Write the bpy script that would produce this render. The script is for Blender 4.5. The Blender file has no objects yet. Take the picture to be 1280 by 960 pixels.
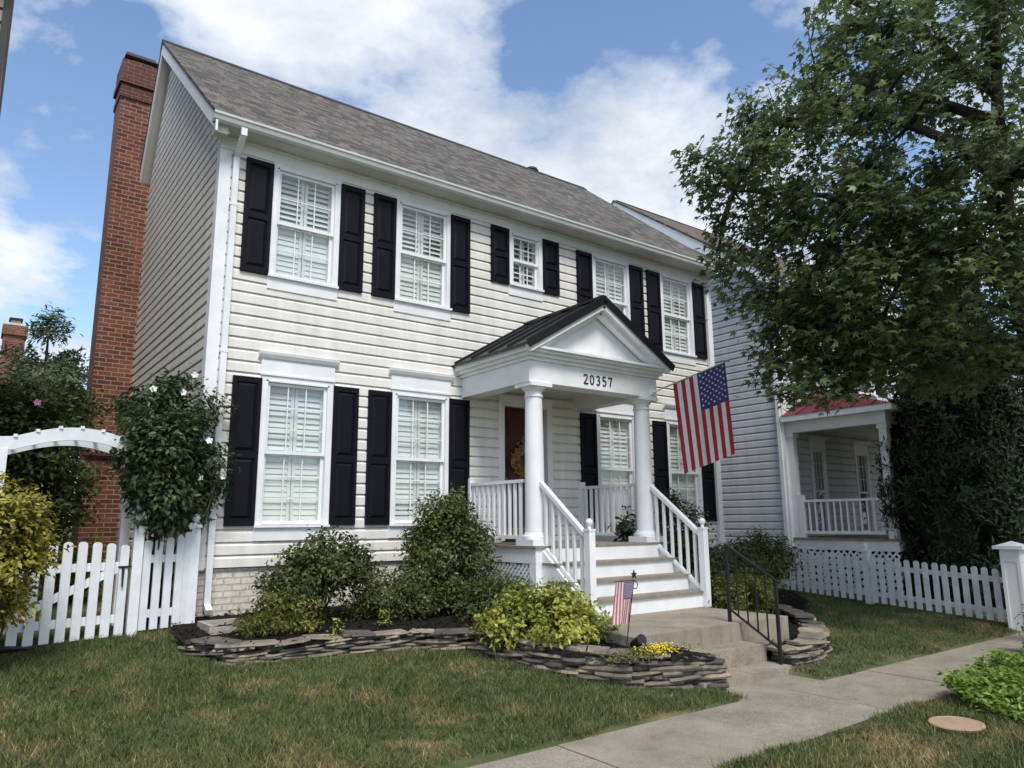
import bpy, math, random
import numpy as np
from mathutils import Vector, Matrix
random.seed(7)
rad = math.radians
scene = bpy.context.scene
COL = scene.collection

# ------------------------------------------------------------------ helpers
class MB:
    """collects faces and links them as ONE mesh object"""
    def __init__(s): s.v = []; s.f = []; s.m = []
    def add(s, vs, fs, mi=0):
        b = len(s.v); s.v += [tuple(map(float, p)) for p in vs]
        for f in fs: s.f.append([i + b for i in f]); s.m.append(mi)
        return s
    def box(s, x0, x1, y0, y1, z0, z1, mi=0):
        return s.add([(x0,y0,z0),(x1,y0,z0),(x1,y1,z0),(x0,y1,z0),(x0,y0,z1),(x1,y0,z1),(x1,y1,z1),(x0,y1,z1)],
              [(0,3,2,1),(4,5,6,7),(0,1,5,4),(1,2,6,5),(2,3,7,6),(3,0,4,7)], mi)
    def bar(s, p, q, w, h, up=(0,0,1), mi=0):
        p = Vector(p); q = Vector(q); d = (q-p).normalized(); u = Vector(up)
        a = d.cross(u).normalized(); b = a.cross(d).normalized()
        vs = []
        for c in (p, q):
            for sa, sb in ((-1,-1),(1,-1),(1,1),(-1,1)): vs.append(c + a*(sa*w/2) + b*(sb*h/2))
        return s.add(vs, [(0,3,2,1),(4,5,6,7),(0,1,5,4),(1,2,6,5),(2,3,7,6),(3,0,4,7)], mi)
    def prism(s, poly, ax, a0, a1, mi=0):
        def P(u, v, a):
            return (a,u,v) if ax == 'x' else (u,a,v) if ax == 'y' else (u,v,a)
        n = len(poly)
        vs = [P(u,v,a0) for u,v in poly] + [P(u,v,a1) for u,v in poly]
        fs = [list(range(n-1,-1,-1)), list(range(n,2*n))] + [(i,(i+1)%n,n+(i+1)%n,n+i) for i in range(n)]
        return s.add(vs, fs, mi)
    def tube(s, path, radii, n=6, mi=0, cap=True):
        path = [Vector(p) for p in path]
        if not hasattr(radii, '__len__'): radii = [radii]*len(path)
        vs = []; ref = Vector((0.31,0.17,0.93))
        for i, p in enumerate(path):
            d = (path[min(i+1,len(path)-1)] - path[max(i-1,0)]).normalized()
            a = d.cross(ref)
            if a.length < 1e-3: a = d.cross(Vector((1,0,0)))
            a.normalize(); b = d.cross(a)
            for k in range(n):
                t = 2*math.pi*k/n; vs.append(p + (a*math.cos(t) + b*math.sin(t))*radii[i])
        fs = []
        for i in range(len(path)-1):
            for k in range(n): fs.append((i*n+k, i*n+(k+1)%n, (i+1)*n+(k+1)%n, (i+1)*n+k))
        if cap: fs.append(tuple(range(n-1,-1,-1))); fs.append(tuple((len(path)-1)*n+k for k in range(n)))
        return s.add(vs, fs, mi)
    def lathe(s, prof, c, n=20, mi=0):
        vs = []
        for r, z in prof:
            for k in range(n):
                t = 2*math.pi*k/n; vs.append((c[0]+r*math.cos(t), c[1]+r*math.sin(t), c[2]+z))
        fs = []
        for i in range(len(prof)-1):
            for k in range(n): fs.append((i*n+k, i*n+(k+1)%n, (i+1)*n+(k+1)%n, (i+1)*n+k))
        fs.append(tuple(range(n-1,-1,-1))); fs.append(tuple((len(prof)-1)*n+k for k in range(n)))
        return s.add(vs, fs, mi)
    def build(s, name, mats, parent=None, smooth=False):
        if not isinstance(mats, (list, tuple)): mats = [mats]
        L = Vector(ORIGIN.get(parent.name, (0,0,0))) if parent else Vector((0,0,0))
        me = bpy.data.meshes.new(name)
        me.from_pydata(s.v, [], s.f); me.update()
        uv = me.uv_layers.new(name='UVMap')
        vs = me.vertices
        for p in me.polygons:
            nx, ny, nz = map(abs, p.normal)
            p.material_index = s.m[p.index]
            if smooth: p.use_smooth = True
            for li in p.loop_indices:
                c = vs[me.loops[li].vertex_index].co
                uv.data[li].uv = (c.y,c.z) if nx >= ny and nx >= nz*0.6 else (c.x,c.z) if ny >= nz*0.6 else (c.x,c.y)
        if L.length > 0: me.transform(Matrix.Translation(-L))
        for m in mats: me.materials.append(m)
        return link(name, me, parent)
ORIGIN = {}
def link(name, me, parent=None):
    o = bpy.data.objects.new(name, me); COL.objects.link(o)
    if parent:
        o.parent = parent; ORIGIN[o.name] = ORIGIN.get(parent.name, (0,0,0))
    return o
def tag(o, label=None, cat=None, group=None, kind=None):
    if label: o['label'] = label
    if cat: o['category'] = cat
    if group: o['group'] = group
    if kind: o['kind'] = kind
    return o
def thing(name, label, cat, loc=(0,0,0), group=None):
    o = bpy.data.objects.new(name, None); COL.objects.link(o)
    o.location = loc; o.empty_display_size = .2; ORIGIN[o.name] = loc
    return tag(o, label, cat, group)
def children(o): return [c for c in COL.objects if c.parent == o]
def copy_tree(o, parent=None, off=(0,0,0)):
    c = o.copy(); COL.objects.link(c); c.parent = parent
    c.location = Vector(o.location) + Vector(off)
    ORIGIN[c.name] = ORIGIN.get(o.name, (0,0,0))
    for ch in children(o): copy_tree(ch, c)
    return c

# ------------------------------------------------------------------ materials
def newmat(name):
    m = bpy.data.materials.new(name); m.use_nodes = True
    nt = m.node_tree; nt.nodes.clear()
    out = nt.nodes.new('ShaderNodeOutputMaterial')
    b = nt.nodes.new('ShaderNodeBsdfPrincipled')
    nt.links.new(b.outputs[0], out.inputs[0])
    return m, nt, b, out
def nd(nt, t, **kw):
    n = nt.nodes.new(t)
    for k, v in kw.items():
        if k in n.inputs: n.inputs[k].default_value = v
        else: setattr(n, k, v)
    return n
def ramp(nt, fac, stops, interp='LINEAR'):
    r = nt.nodes.new('ShaderNodeValToRGB'); r.color_ramp.interpolation = interp
    e = r.color_ramp.elements
    while len(e) < len(stops): e.new(.5)
    for i, (p, c) in enumerate(stops):
        e[i].position = p; e[i].color = (*c, 1) if len(c) == 3 else c
    nt.links.new(fac, r.inputs[0]); return r.outputs[0]
def noise(nt, vec, scale, detail=4, rough=.55, dist=0):
    n = nd(nt, 'ShaderNodeTexNoise'); n.inputs['Scale'].default_value = scale
    n.inputs['Detail'].default_value = detail; n.inputs['Roughness'].default_value = rough
    n.inputs['Distortion'].default_value = dist
    nt.links.new(vec, n.inputs['Vector']); return n.outputs['Fac']
def pos(nt):
    return nd(nt, 'ShaderNodeNewGeometry').outputs['Position']
def uvn(nt, sx=1, sy=1):
    t = nd(nt, 'ShaderNodeTexCoord'); m = nd(nt, 'ShaderNodeMapping'); m.inputs['Scale'].default_value = (sx,sy,1)
    nt.links.new(t.outputs['UV'], m.inputs[0]); return m.outputs[0]
def mix(nt, f, a, b, mode='MIX'):
    n = nd(nt, 'ShaderNodeMix'); n.data_type = 'RGBA'; n.blend_type = mode
    if isinstance(f, (int,float)): n.inputs[0].default_value = f
    else: nt.links.new(f, n.inputs[0])
    for i, x in ((6,a),(7,b)):
        if isinstance(x, tuple): n.inputs[i].default_value = (*x,1)
        else: nt.links.new(x, n.inputs[i])
    return n.outputs[2]
def bump(nt, b, h, strength=.3, dist=.01):
    n = nd(nt, 'ShaderNodeBump'); n.inputs['Strength'].default_value = strength; n.inputs['Distance'].default_value = dist
    nt.links.new(h, n.inputs['Height']); nt.links.new(n.outputs[0], b.inputs['Normal'])
def simple(name, col, rough=.5, var=.12, scale=6, metal=0, bmp=0, spec=.4, fine=90):
    m, nt, b, _ = newmat(name)
    b.inputs['Roughness'].default_value = rough; b.inputs['Metallic'].default_value = metal
    b.inputs['Specular IOR Level'].default_value = spec
    p = pos(nt); f = noise(nt, p, scale, 6, .65)
    lo = tuple(c*(1-var) for c in col); hi = tuple(min(1,c*(1+var)) for c in col)
    c = ramp(nt, f, [(.3,lo),(.7,hi)]); nt.links.new(c, b.inputs['Base Color'])
    if bmp: bump(nt, b, noise(nt, p, fine, 4), bmp, .004)
    return m
def siding_mat(name, col):
    m, nt, b, _ = newmat(name); b.inputs['Roughness'].default_value = .55; b.inputs['Specular IOR Level'].default_value = .3
    p = pos(nt); mp = nd(nt, 'ShaderNodeMapping'); mp.inputs['Scale'].default_value = (3,3,.35); nt.links.new(p, mp.inputs[0])
    f = noise(nt, mp.outputs[0], 1.5, 6, .7)            # faint weather streaks
    g = noise(nt, p, .8, 3)
    c = ramp(nt, f, [(.25, tuple(x*.80 for x in col)),(.62, col)])
    c2 = ramp(nt, g, [(.3,(.94,.93,.91)),(.7,(1,1,1))])
    nt.links.new(mix(nt, 1, c, c2, 'MULTIPLY'), b.inputs['Base Color'])
    mp2 = nd(nt, 'ShaderNodeMapping'); mp2.inputs['Scale'].default_value = (2,2,40); nt.links.new(p, mp2.inputs[0])
    bump(nt, b, noise(nt, mp2.outputs[0], 3, 3), .12, .003)
    return m
def brick_mat(name, c1, c2, mortar, bw, rh, ms, rough=.85, bstr=.6, painted=False, freq=2):
    m, nt, b, _ = newmat(name); b.inputs['Roughness'].default_value = rough
    v = uvn(nt)
    dn = nd(nt, 'ShaderNodeTexNoise'); dn.inputs['Scale'].default_value = 9; nt.links.new(v, dn.inputs['Vector'])
    va = nd(nt, 'ShaderNodeVectorMath', operation='MULTIPLY_ADD'); nt.links.new(dn.outputs['Color'], va.inputs[0]); va.inputs[1].default_value = (.008,.008,0); nt.links.new(v, va.inputs[2])
    t = nd(nt, 'ShaderNodeTexBrick'); nt.links.new(va.outputs[0], t.inputs['Vector'])
    t.offset = .5; t.offset_frequency = freq
    for k, x in (('Color1',c1),('Color2',c2),('Mortar',mortar)): t.inputs[k].default_value = (*x,1)
    t.inputs['Scale'].default_value = 1; t.inputs['Brick Width'].default_value = bw; t.inputs['Row Height'].default_value = rh
    t.inputs['Mortar Size'].default_value = ms; t.inputs['Mortar Smooth'].default_value = .25
    p = pos(nt)
    c = ramp(nt, noise(nt, p, 14, 6, .7), [(.3,(.72,.7,.68)),(.7,(1.12,1.1,1.08))])
    c2_ = mix(nt, 1, t.outputs['Color'], c, 'MULTIPLY')
    g = ramp(nt, noise(nt, p, 1.1, 4), [(.35,(.82,.8,.78)),(.65,(1,1,1))])
    nt.links.new(mix(nt, 1, c2_, g, 'MULTIPLY'), b.inputs['Base Color'])
    inv = nd(nt, 'ShaderNodeMath', operation='SUBTRACT'); inv.inputs[0].default_value = 1; nt.links.new(t.outputs['Fac'], inv.inputs[1])
    ad = nd(nt, 'ShaderNodeMath', operation='MULTIPLY_ADD'); nt.links.new(noise(nt, p, 40, 5), ad.inputs[0]); ad.inputs[1].default_value = .4; nt.links.new(inv.outputs[0], ad.inputs[2])
    bump(nt, b, ad.outputs[0], bstr, .012)
    return m
def shingle_mat(name, base):
    m, nt, b, _ = newmat(name); b.inputs['Roughness'].default_value = .92; b.inputs['Specular IOR Level'].default_value = .2
    v = uvn(nt)
    t = nd(nt, 'ShaderNodeTexBrick'); nt.links.new(v, t.inputs['Vector']); t.offset = .37; t.offset_frequency = 3
    t.inputs['Color1'].default_value = (*[x*.62 for x in base],1); t.inputs['Color2'].default_value = (*[x*1.45 for x in base],1)
    t.inputs['Mortar'].default_value = (*[x*.35 for x in base],1)
    t.inputs['Scale'].default_value = 1; t.inputs['Brick Width'].default_value = .17; t.inputs['Row Height'].default_value = .092
    t.inputs['Mortar Size'].default_value = .006; t.inputs['Mortar Smooth'].default_value = .4; t.inputs['Bias'].default_value = -.1
    p = pos(nt)
    c = ramp(nt, noise(nt, p, 130, 4, .8), [(.3,(.6,.6,.6)),(.7,(1.3,1.28,1.25))])
    c2 = mix(nt, 1, t.outputs['Color'], c, 'MULTIPLY')
    g = ramp(nt, noise(nt, p, 6, 6, .75), [(.3,(.78,.78,.79)),(.7,(1.15,1.12,1.08))])
    nt.links.new(mix(nt, 1, c2, g, 'MULTIPLY'), b.inputs['Base Color'])
    inv = nd(nt, 'ShaderNodeMath', operation='SUBTRACT'); inv.inputs[0].default_value = 1; nt.links.new(t.outputs['Fac'], inv.inputs[1])
    bump(nt, b, inv.outputs[0], .5, .008)
    return m
def leaf_mat(name, stops, rough=.45, trans=.28):
    m, nt, b, out = newmat(name); b.inputs['Roughness'].default_value = rough; b.inputs['Specular IOR Level'].default_value = .35
    a = nd(nt, 'ShaderNodeAttribute'); a.attribute_name = 'tint'
    c = ramp(nt, a.outputs['Fac'], stops); nt.links.new(c, b.inputs['Base Color'])
    tr = nd(nt, 'ShaderNodeBsdfTranslucent')
    g = nd(nt, 'ShaderNodeHueSaturation'); g.inputs['Value'].default_value = 1.25; g.inputs['Saturation'].default_value = 1.1; nt.links.new(c, g.inputs['Color'])
    nt.links.new(g.outputs[0], tr.inputs[0])
    mx = nd(nt, 'ShaderNodeMixShader'); mx.inputs[0].default_value = trans
    nt.links.new(b.outputs[0], mx.inputs[1]); nt.links.new(tr.outputs[0], mx.inputs[2]); nt.links.new(mx.outputs[0], out.inputs[0])
    return m
def glass_mat(name, tint, base=.07):
    m, nt, b, out = newmat(name); nt.nodes.remove(b)
    t = nd(nt, 'ShaderNodeBsdfTransparent'); t.inputs[0].default_value = (*tint,1)
    g = nd(nt, 'ShaderNodeBsdfGlossy'); g.inputs['Roughness'].default_value = .015
    lw = nd(nt, 'ShaderNodeLayerWeight'); lw.inputs[0].default_value = .5
    pw = nd(nt, 'ShaderNodeMath', operation='POWER'); nt.links.new(lw.outputs['Facing'], pw.inputs[0]); pw.inputs[1].default_value = 4
    ad = nd(nt, 'ShaderNodeMath', operation='MULTIPLY_ADD'); nt.links.new(pw.outputs[0], ad.inputs[0]); ad.inputs[1].default_value = .75; ad.inputs[2].default_value = base
    bp = nd(nt, 'ShaderNodeBump'); bp.inputs['Strength'].default_value = .05; bp.inputs['Distance'].default_value = .02
    nt.links.new(noise(nt, pos(nt), 2.2, 2), bp.inputs['Height']); nt.links.new(bp.outputs[0], g.inputs['Normal'])
    x = nd(nt, 'ShaderNodeMixShader'); nt.links.new(ad.outputs[0], x.inputs[0]); nt.links.new(t.outputs[0], x.inputs[1]); nt.links.new(g.outputs[0], x.inputs[2])
    nt.links.new(x.outputs[0], out.inputs[0]); return m
def concrete_mat(name, lo, hi, scale=3, stain=None):
    m, nt, b, _ = newmat(name); b.inputs['Roughness'].default_value = .9; b.inputs['Specular IOR Level'].default_value = .25
    p = pos(nt)
    c = ramp(nt, noise(nt, p, scale, 8, .65), [(.3,lo),(.7,hi)])
    s = ramp(nt, noise(nt, p, 95, 5, .85), [(.36,(.45,.44,.43)),(.5,(1,1,1)),(.64,(1.5,1.47,1.42))])
    c = mix(nt, 1, c, s, 'MULTIPLY')
    if stain:
        mp = nd(nt, 'ShaderNodeMapping'); mp.inputs['Scale'].default_value = (6,6,1.2); nt.links.new(p, mp.inputs[0])
        f = ramp(nt, noise(nt, mp.outputs[0], 1.6, 6, .75), [(.52,(0,0,0)),(.78,(.7,.7,.7))])
        c = mix(nt, f, c, stain)
    nt.links.new(c, b.inputs['Base Color'])
    bump(nt, b, noise(nt, p, 180, 4), .35, .004); return m
M = {}
M['cream'] = siding_mat('cream_siding', (.83,.815,.775))
M['blue'] = siding_mat('blue_grey_siding', (.60,.64,.69))
M['beige'] = siding_mat('beige_siding', (.34,.30,.24))
M['white'] = simple('white_trim_paint', (.79,.805,.82), .5, .09, 2.5)
M['rail'] = simple('white_vinyl', (.80,.81,.825), .4, .04, 4)
M['gutter'] = simple('gutter_enamel', (.56,.57,.56), .4, .1, 3)
M['soffit'] = simple('soffit_paint', (.66,.64,.58), .6, .06, 2)
M['fence'] = simple('white_fence_paint', (.77,.80,.83), .55, .09, 5, bmp=.15)
M['fence2'] = simple('weathered_fence_paint', (.66,.68,.70), .6, .14, 5, bmp=.2)
M['shutter'] = simple('navy_black_shutter', (.006,.006,.010), .55, .15, 5, spec=.15)
M['blackmetal'] = simple('black_roof_metal', (.009,.0095,.011), .42, .2, 3, spec=.5)
M['iron'] = simple('black_iron', (.012,.012,.013), .5, .3, 20)
M['redmetal'] = simple('red_roof_metal', (.15,.020,.032), .5, .18, 3)
M['roof'] = shingle_mat('grey_shingles', (.135,.129,.122))
M['roof2'] = shingle_mat('brown_shingles', (.15,.125,.105))
M['ridge'] = simple('ridge_shingle', (.03,.029,.03), .9, .2, 20)
M['brick'] = brick_mat('red_brick', (.105,.03,.02), (.25,.078,.046), (.33,.25,.20), .215, .082, .010)
M['brickdark'] = brick_mat('dark_brick', (.11,.035,.028), (.16,.05,.036), (.20,.15,.13), .215, .082, .009)
M['brickpale'] = brick_mat('pale_brick', (.34,.24,.2), (.42,.3,.26), (.25,.2,.17), .1, .11, .008)
M['paintbrick'] = brick_mat('painted_brick', (.76,.74,.69), (.82,.80,.75), (.60,.575,.52), .21, .078, .010, bstr=.9)
M['door'] = simple('dark_red_door', (.055,.004,.009), .35, .15, 3)
M['brass'] = simple('aged_brass', (.35,.24,.1), .35, .2, 30, metal=1)
M['glass'] = glass_mat('window_glass', (.95,.975,.965), .11)
M['blind'] = simple('white_louvres', (.70,.72,.705), .5, .04, 4)
M['interior'] = simple('pale_room', (.45,.46,.45), .8, .1, 2)
M['wood'] = simple('grey_decking', (.235,.205,.17), .8, .3, 8, bmp=.3)
M['concrete'] = concrete_mat('step_concrete', (.225,.197,.158), (.35,.308,.25), 3, (.11,.097,.08))
M['walk'] = concrete_mat('sidewalk_concrete', (.205,.183,.148), (.33,.298,.243), 2.2, (.13,.12,.105))
M['joint'] = simple('joint_dirt', (.06,.055,.045), .95, .3, 20)
M['stone'] = None
M['bark'] = simple('dark_bark', (.045,.038,.03), .9, .35, 12, bmp=.8, fine=40)
M['stem'] = simple('brown_stem', (.07,.05,.035), .9, .3, 20)
M['cover'] = simple('tan_plastic_cover', (.36,.25,.17), .75, .15, 6, bmp=.2)
M['splash'] = concrete_mat('splash_concrete', (.3,.28,.24), (.45,.42,.37), 6)
M['plastic'] = simple('black_plastic', (.012,.012,.014), .35, .2, 10)
M['flagred'] = simple('flag_red', (.36,.018,.04), .75, .12, 10)
M['flagwhite'] = simple('flag_white', (.72,.68,.68), .75, .08, 10)
M['flagblue'] = simple('flag_blue', (.045,.042,.16), .75, .12, 10)
M['gred'] = simple('faded_flag_red', (.36,.10,.12), .8, .12, 30)
M['gwhite'] = simple('faded_flag_white', (.62,.52,.50), .8, .1, 30)
M['gblue'] = simple('faded_flag_blue', (.09,.075,.19), .8, .12, 30)
M['pole'] = simple('flag_pole_wood', (.42,.36,.27), .45, .2, 10)
M['petalwhite'] = simple('white_petal', (.82,.80,.82), .6, .05, 10)
M['petalpink'] = simple('pink_petal', (.62,.25,.5), .6, .1, 10)
M['petalyellow'] = simple('yellow_petal', (.75,.55,.02), .6, .15, 10)
M['straw'] = simple('dried_wreath', (.33,.18,.06), .8, .35, 25)
M['flue'] = simple('pale_flue', (.62,.56,.5), .8, .1, 8)
def stone_mat():
    m, nt, b, _ = newmat('grey_slate'); b.inputs['Roughness'].default_value = .85
    p = pos(nt)
    c = ramp(nt, noise(nt, p, 4.5, 6, .7), [(.25,(.085,.078,.07)),(.5,(.19,.172,.148)),(.75,(.36,.31,.25))])
    a = nd(nt, 'ShaderNodeAttribute'); a.attribute_name = 'tint'
    s = ramp(nt, a.outputs['Fac'], [(0,(.42,.42,.45)),(.8,(1.2,1.15,1.05)),(1,(1.6,1.45,1.2))])
    nt.links.new(mix(nt, 1, c, s, 'MULTIPLY'), b.inputs['Base Color'])
    mp = nd(nt, 'ShaderNodeMapping'); mp.inputs['Scale'].default_value = (8,8,60); nt.links.new(p, mp.inputs[0])
    bump(nt, b, noise(nt, mp.outputs[0], 1.5, 6, .7), .6, .01); return m
M['stone'] = stone_mat()
def grass_col(nt, p):
    f = noise(nt, p, 1.25, 7, .66, .3)
    f2 = noise(nt, p, 5, 4, .6)
    green = ramp(nt, f2, [(.3,(.056,.084,.028)),(.7,(.104,.134,.054))])
    tan = ramp(nt, f2, [(.3,(.22,.165,.085)),(.7,(.36,.28,.165))])
    k = ramp(nt, f, [(.47,(0,0,0)),(.57,(.25,.25,.25)),(.69,(.95,.95,.95))])
    return mix(nt, k, green, tan)
def grass_mats():
    m, nt, b, _ = newmat('grass_blades'); b.inputs['Roughness'].default_value = .6; b.inputs['Specular IOR Level'].default_value = .25
    p = pos(nt); c = grass_col(nt, p)
    a = nd(nt, 'ShaderNodeAttribute'); a.attribute_name = 'tint'
    s = ramp(nt, a.outputs['Fac'], [(0,(.45,.47,.42)),(.7,(1.15,1.15,1.0)),(.88,(1.4,1.38,1.2)),(1,(2.6,2.0,1.7))])
    nt.links.new(mix(nt, 1, c, s, 'MULTIPLY'), b.inputs['Base Color'])
    m2, nt, b, _ = newmat('lawn_soil'); b.inputs['Roughness'].default_value = .95
    p = pos(nt); c = grass_col(nt, p)
    s = ramp(nt, noise(nt, p, 60, 5, .8), [(.3,(.5,.48,.42)),(.7,(1.0,.95,.85))])
    nt.links.new(mix(nt, 1, c, s, 'MULTIPLY'), b.inputs['Base Color']); bump(nt, b, noise(nt, p, 50, 5), .8, .02)
    return m, m2
M['grass'], M['soil'] = grass_mats()
def mulch_mat():
    m, nt, b, _ = newmat('dark_mulch'); b.inputs['Roughness'].default_value = .95; b.inputs['Specular IOR Level'].default_value = .2
    p = pos(nt); c = ramp(nt, noise(nt, p, 45, 6, .8), [(.3,(.007,.006,.006)),(.7,(.035,.029,.026))])
    nt.links.new(c, b.inputs['Base Color']); bump(nt, b, noise(nt, p, 60, 5, .8), 1, .03); return m
M['mulch'] = mulch_mat()

# ------------------------------------------------------------------ ground heights
def kx(x): t = min(max((x-2)/6,0),1); return .1 - .05*t
def gz(x, y): return -.2 + (min(max(y,-5.05),0) + 5.05)*kx(x)
def gza(x, y):
    k = .1 - .05*np.clip((x-2)/6,0,1); return -.2 + (np.clip(y,-5.05,0)+5.05)*k
def zm(x, y): return .34 + .05*y if x < 5.3 else max(.16 + .05*y, gz(x,y)+.02)

# numpy mesh
def np_mesh(name, V, F, mats, parent=None, tint=None, smooth=False, midx=None):
    V = np.asarray(V, dtype=np.float32); F = np.asarray(F, dtype=np.int32)
    if parent is not None: V = V - np.array(ORIGIN.get(parent.name,(0,0,0)), dtype=np.float32)
    me = bpy.data.meshes.new(name); k = F.shape[1]
    me.vertices.add(len(V)); me.vertices.foreach_set('co', V.ravel())
    me.loops.add(F.size); me.loops.foreach_set('vertex_index', F.ravel())
    me.polygons.add(len(F)); me.polygons.foreach_set('loop_start', np.arange(0,F.size,k,dtype=np.int32))
    me.polygons.foreach_set('loop_total', np.full(len(F),k,dtype=np.int32))
    if smooth: me.polygons.foreach_set('use_smooth', np.ones(len(F),dtype=bool))
    if midx is not None: me.polygons.foreach_set('material_index', np.asarray(midx,dtype=np.int32))
    me.update(calc_edges=True)
    if tint is not None:
        a = me.attributes.new('tint','FLOAT','POINT'); a.data.foreach_set('value', np.asarray(tint,dtype=np.float32))
    for m in (mats if isinstance(mats,(list,tuple)) else [mats]): me.materials.append(m)
    return link(name, me, parent)

# leaf templates: (verts, tris) along +y, normal +z, unit length
T_SIMPLE = (np.array([(0,0,0),(-.24,.45,.07),(0,1,-.06),(.24,.45,.07),(0,.5,-.02)]), np.array([(0,4,1),(1,4,2),(0,3,4),(4,3,2)]))
T_NARROW = (np.array([(0,0,0),(-.15,.45,.05),(0,1,-.08),(.15,.45,.05)]), np.array([(0,2,1),(0,3,2)]))
T_MAPLE = (np.array([(0,0,0),(-.20,.42,.02),(0,1,-.12),(.20,.42,.02),(-.62,.62,-.08),(-.33,.14,.04),(.62,.62,-.08),(.33,.14,.04),(-.3,-.1,-.03),(.3,-.1,-.03)]),
           np.array([(0,2,1),(0,3,2),(0,1,4),(0,4,5),(0,6,3),(0,7,6),(0,5,8),(0,9,7)]))
def scatter(P, Nrm, size, tmpl, rng, roll=None):
    """place leaf templates at points P with normals Nrm"""
    n = len(P); tv, tf = tmpl
    Nrm = Nrm/np.linalg.norm(Nrm,axis=1,keepdims=True)
    r = rng.normal(size=(n,3)) if roll is None else roll
    Y = r - Nrm*np.sum(r*Nrm,1,keepdims=True); Y /= np.linalg.norm(Y,axis=1,keepdims=True)+1e-9
    X = np.cross(Y,Nrm)
    s = size[:,None,None]
    V = P[:,None,:] + s*(tv[None,:,0:1]*X[:,None,:] + tv[None,:,1:2]*Y[:,None,:] + tv[None,:,2:3]*Nrm[:,None,:])
    F = tf[None] + (np.arange(n)*len(tv))[:,None,None]
    return V.reshape(-1,3), F.reshape(-1,tf.shape[1])
def foliage(name, parent, blobs, n, size, tmpl, mat, seed=1, clumps=60, cr=.10, inner=.25, up=.6, droop=0, zmin=None, tint_hi=.0):
    n = int(n*1.6); size = size*1.12; clumps = int(clumps*1.25)
    rng = np.random.default_rng(seed)
    w = np.array([b[2] if len(b) > 2 else b[1][0]*b[1][1]*b[1][2] for b in blobs])**.8; w = w/w.sum()
    C = np.array([b[0] for b in blobs],float); R = np.array([b[1] for b in blobs],float)
    bi = rng.choice(len(blobs), clumps, p=w)
    d = rng.normal(size=(clumps,3)); d /= np.linalg.norm(d,axis=1,keepdims=True)
    rf = np.where(rng.random(clumps) < inner, rng.uniform(.25,.7,clumps), rng.uniform(.72,1.14,clumps))
    cc = C[bi] + d*R[bi]*rf[:,None]
    ct = rng.random(clumps)
    ci = rng.integers(0, clumps, n)
    P = cc[ci] + rng.normal(size=(n,3))*cr*np.array([1,1,.8])
    N = d[ci]*.7 + np.array([0,0,up]) + rng.normal(size=(n,3))*.5
    S = size*rng.uniform(.6,1.25,n)
    roll = d[ci]*.8 + rng.normal(size=(n,3))*.7 + np.array([0,0,-droop])
    keep = np.ones(n,bool)
    if zmin is not None: keep &= P[:,2] > zmin
    P, N, S, roll, ci = P[keep], N[keep], S[keep], roll[keep], ci[keep]
    V, F = scatter(P, N, S, tmpl, rng, roll)
    t = np.clip(.55*ct[ci] + .45*rng.random(len(P)) + tint_hi*(rf[ci]-.8), 0, 1)
    return np_mesh(name, V, F, mat, parent, np.repeat(t, len(tmpl[0])))
def stems(parent, base, blobs, n, r, mat, seed=1, name='stem'):
    rs = random.Random(seed); mb = MB()
    for i in range(n):
        b = rs.choice(blobs); c, R = b[0], b[1]
        q = [c[k] + rs.uniform(-.75,.75)*R[k] for k in range(3)]
        p = (base[0]+rs.uniform(-.06,.06), base[1]+rs.uniform(-.06,.06), base[2]-.05)
        m_ = [p[k]*.45 + q[k]*.55 + rs.uniform(-.08,.08) for k in range(3)]
        m_[2] -= .05
        mb.tube([p, m_, q], [r, r*.7, r*.3], 5)
    return mb.build(name, mat, parent, smooth=True)
def flowers(parent, pts, size, mat, seed=1, name='flower', centre=None):
    rs = random.Random(seed); out = []
    for p in pts:
        mb = MB(); nrm = Vector((rs.uniform(-.3,.3), -1, rs.uniform(-.1,.5))).normalized()
        a = nrm.cross(Vector((0,0,1))).normalized(); b = a.cross(nrm)
        for k in range(5):
            t = 2*math.pi*k/5 + rs.random()*.3; c0 = Vector(p)
            u = a*math.cos(t)+b*math.sin(t); w_ = a*-math.sin(t)+b*math.cos(t)
            mb.add([c0, c0+u*size*.6+w_*size*.42+nrm*size*.2, c0+u*size+nrm*size*.12, c0+u*size*.6-w_*size*.42+nrm*size*.2], [(0,1,2,3)])
        out.append(mb.build(name, mat, parent))
    return out

# ------------------------------------------------------------------ setting: ground, lawn, sidewalk
def sheet(name, x0, x1, y0, y1, nx, ny, fz, mat):
    xs = np.linspace(x0,x1,nx); ys = np.linspace(y0,y1,ny); X, Y = np.meshgrid(xs,ys)
    Z = fz(X,Y); V = np.stack([X.ravel(),Y.ravel(),Z.ravel()],1)
    i = np.arange(nx-1)[None,:] + (np.arange(ny-1)*nx)[:,None]; i = i.ravel()
    return np_mesh(name, V, np.stack([i,i+1,i+nx+1,i+nx],1), mat, smooth=True)
def ground_z(X, Y):
    Z = gza(X,Y) + .012*np.sin(X*2.1+Y*.7)*np.cos(Y*1.7)
    return Z - .13*((Y > -6.14) & (Y < -5.06)) - .2*((Y >= -5.06) & (Y < -4.5) & (X > 3.8) & (X < 5.2))
g = sheet('lawn', -8, 14, -11, 6, 221, 341, ground_z, M['soil']); tag(g, kind='structure')
far = MB()
for r in ((-250,-8,-250,300),(14,250,-250,300),(-8,14,6,300),(-8,14,-250,-11)):
    x0,x1,y0,y1 = r; far.add([(x0,y0,-.22),(x1,y0,-.22),(x1,y1,-.22),(x0,y1,-.22)],[(0,1,2,3)])
tag(far.build('ground', M['soil']), kind='structure')
sw = MB(); jt = MB(); X = -9.0
rs = random.Random(3)
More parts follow.
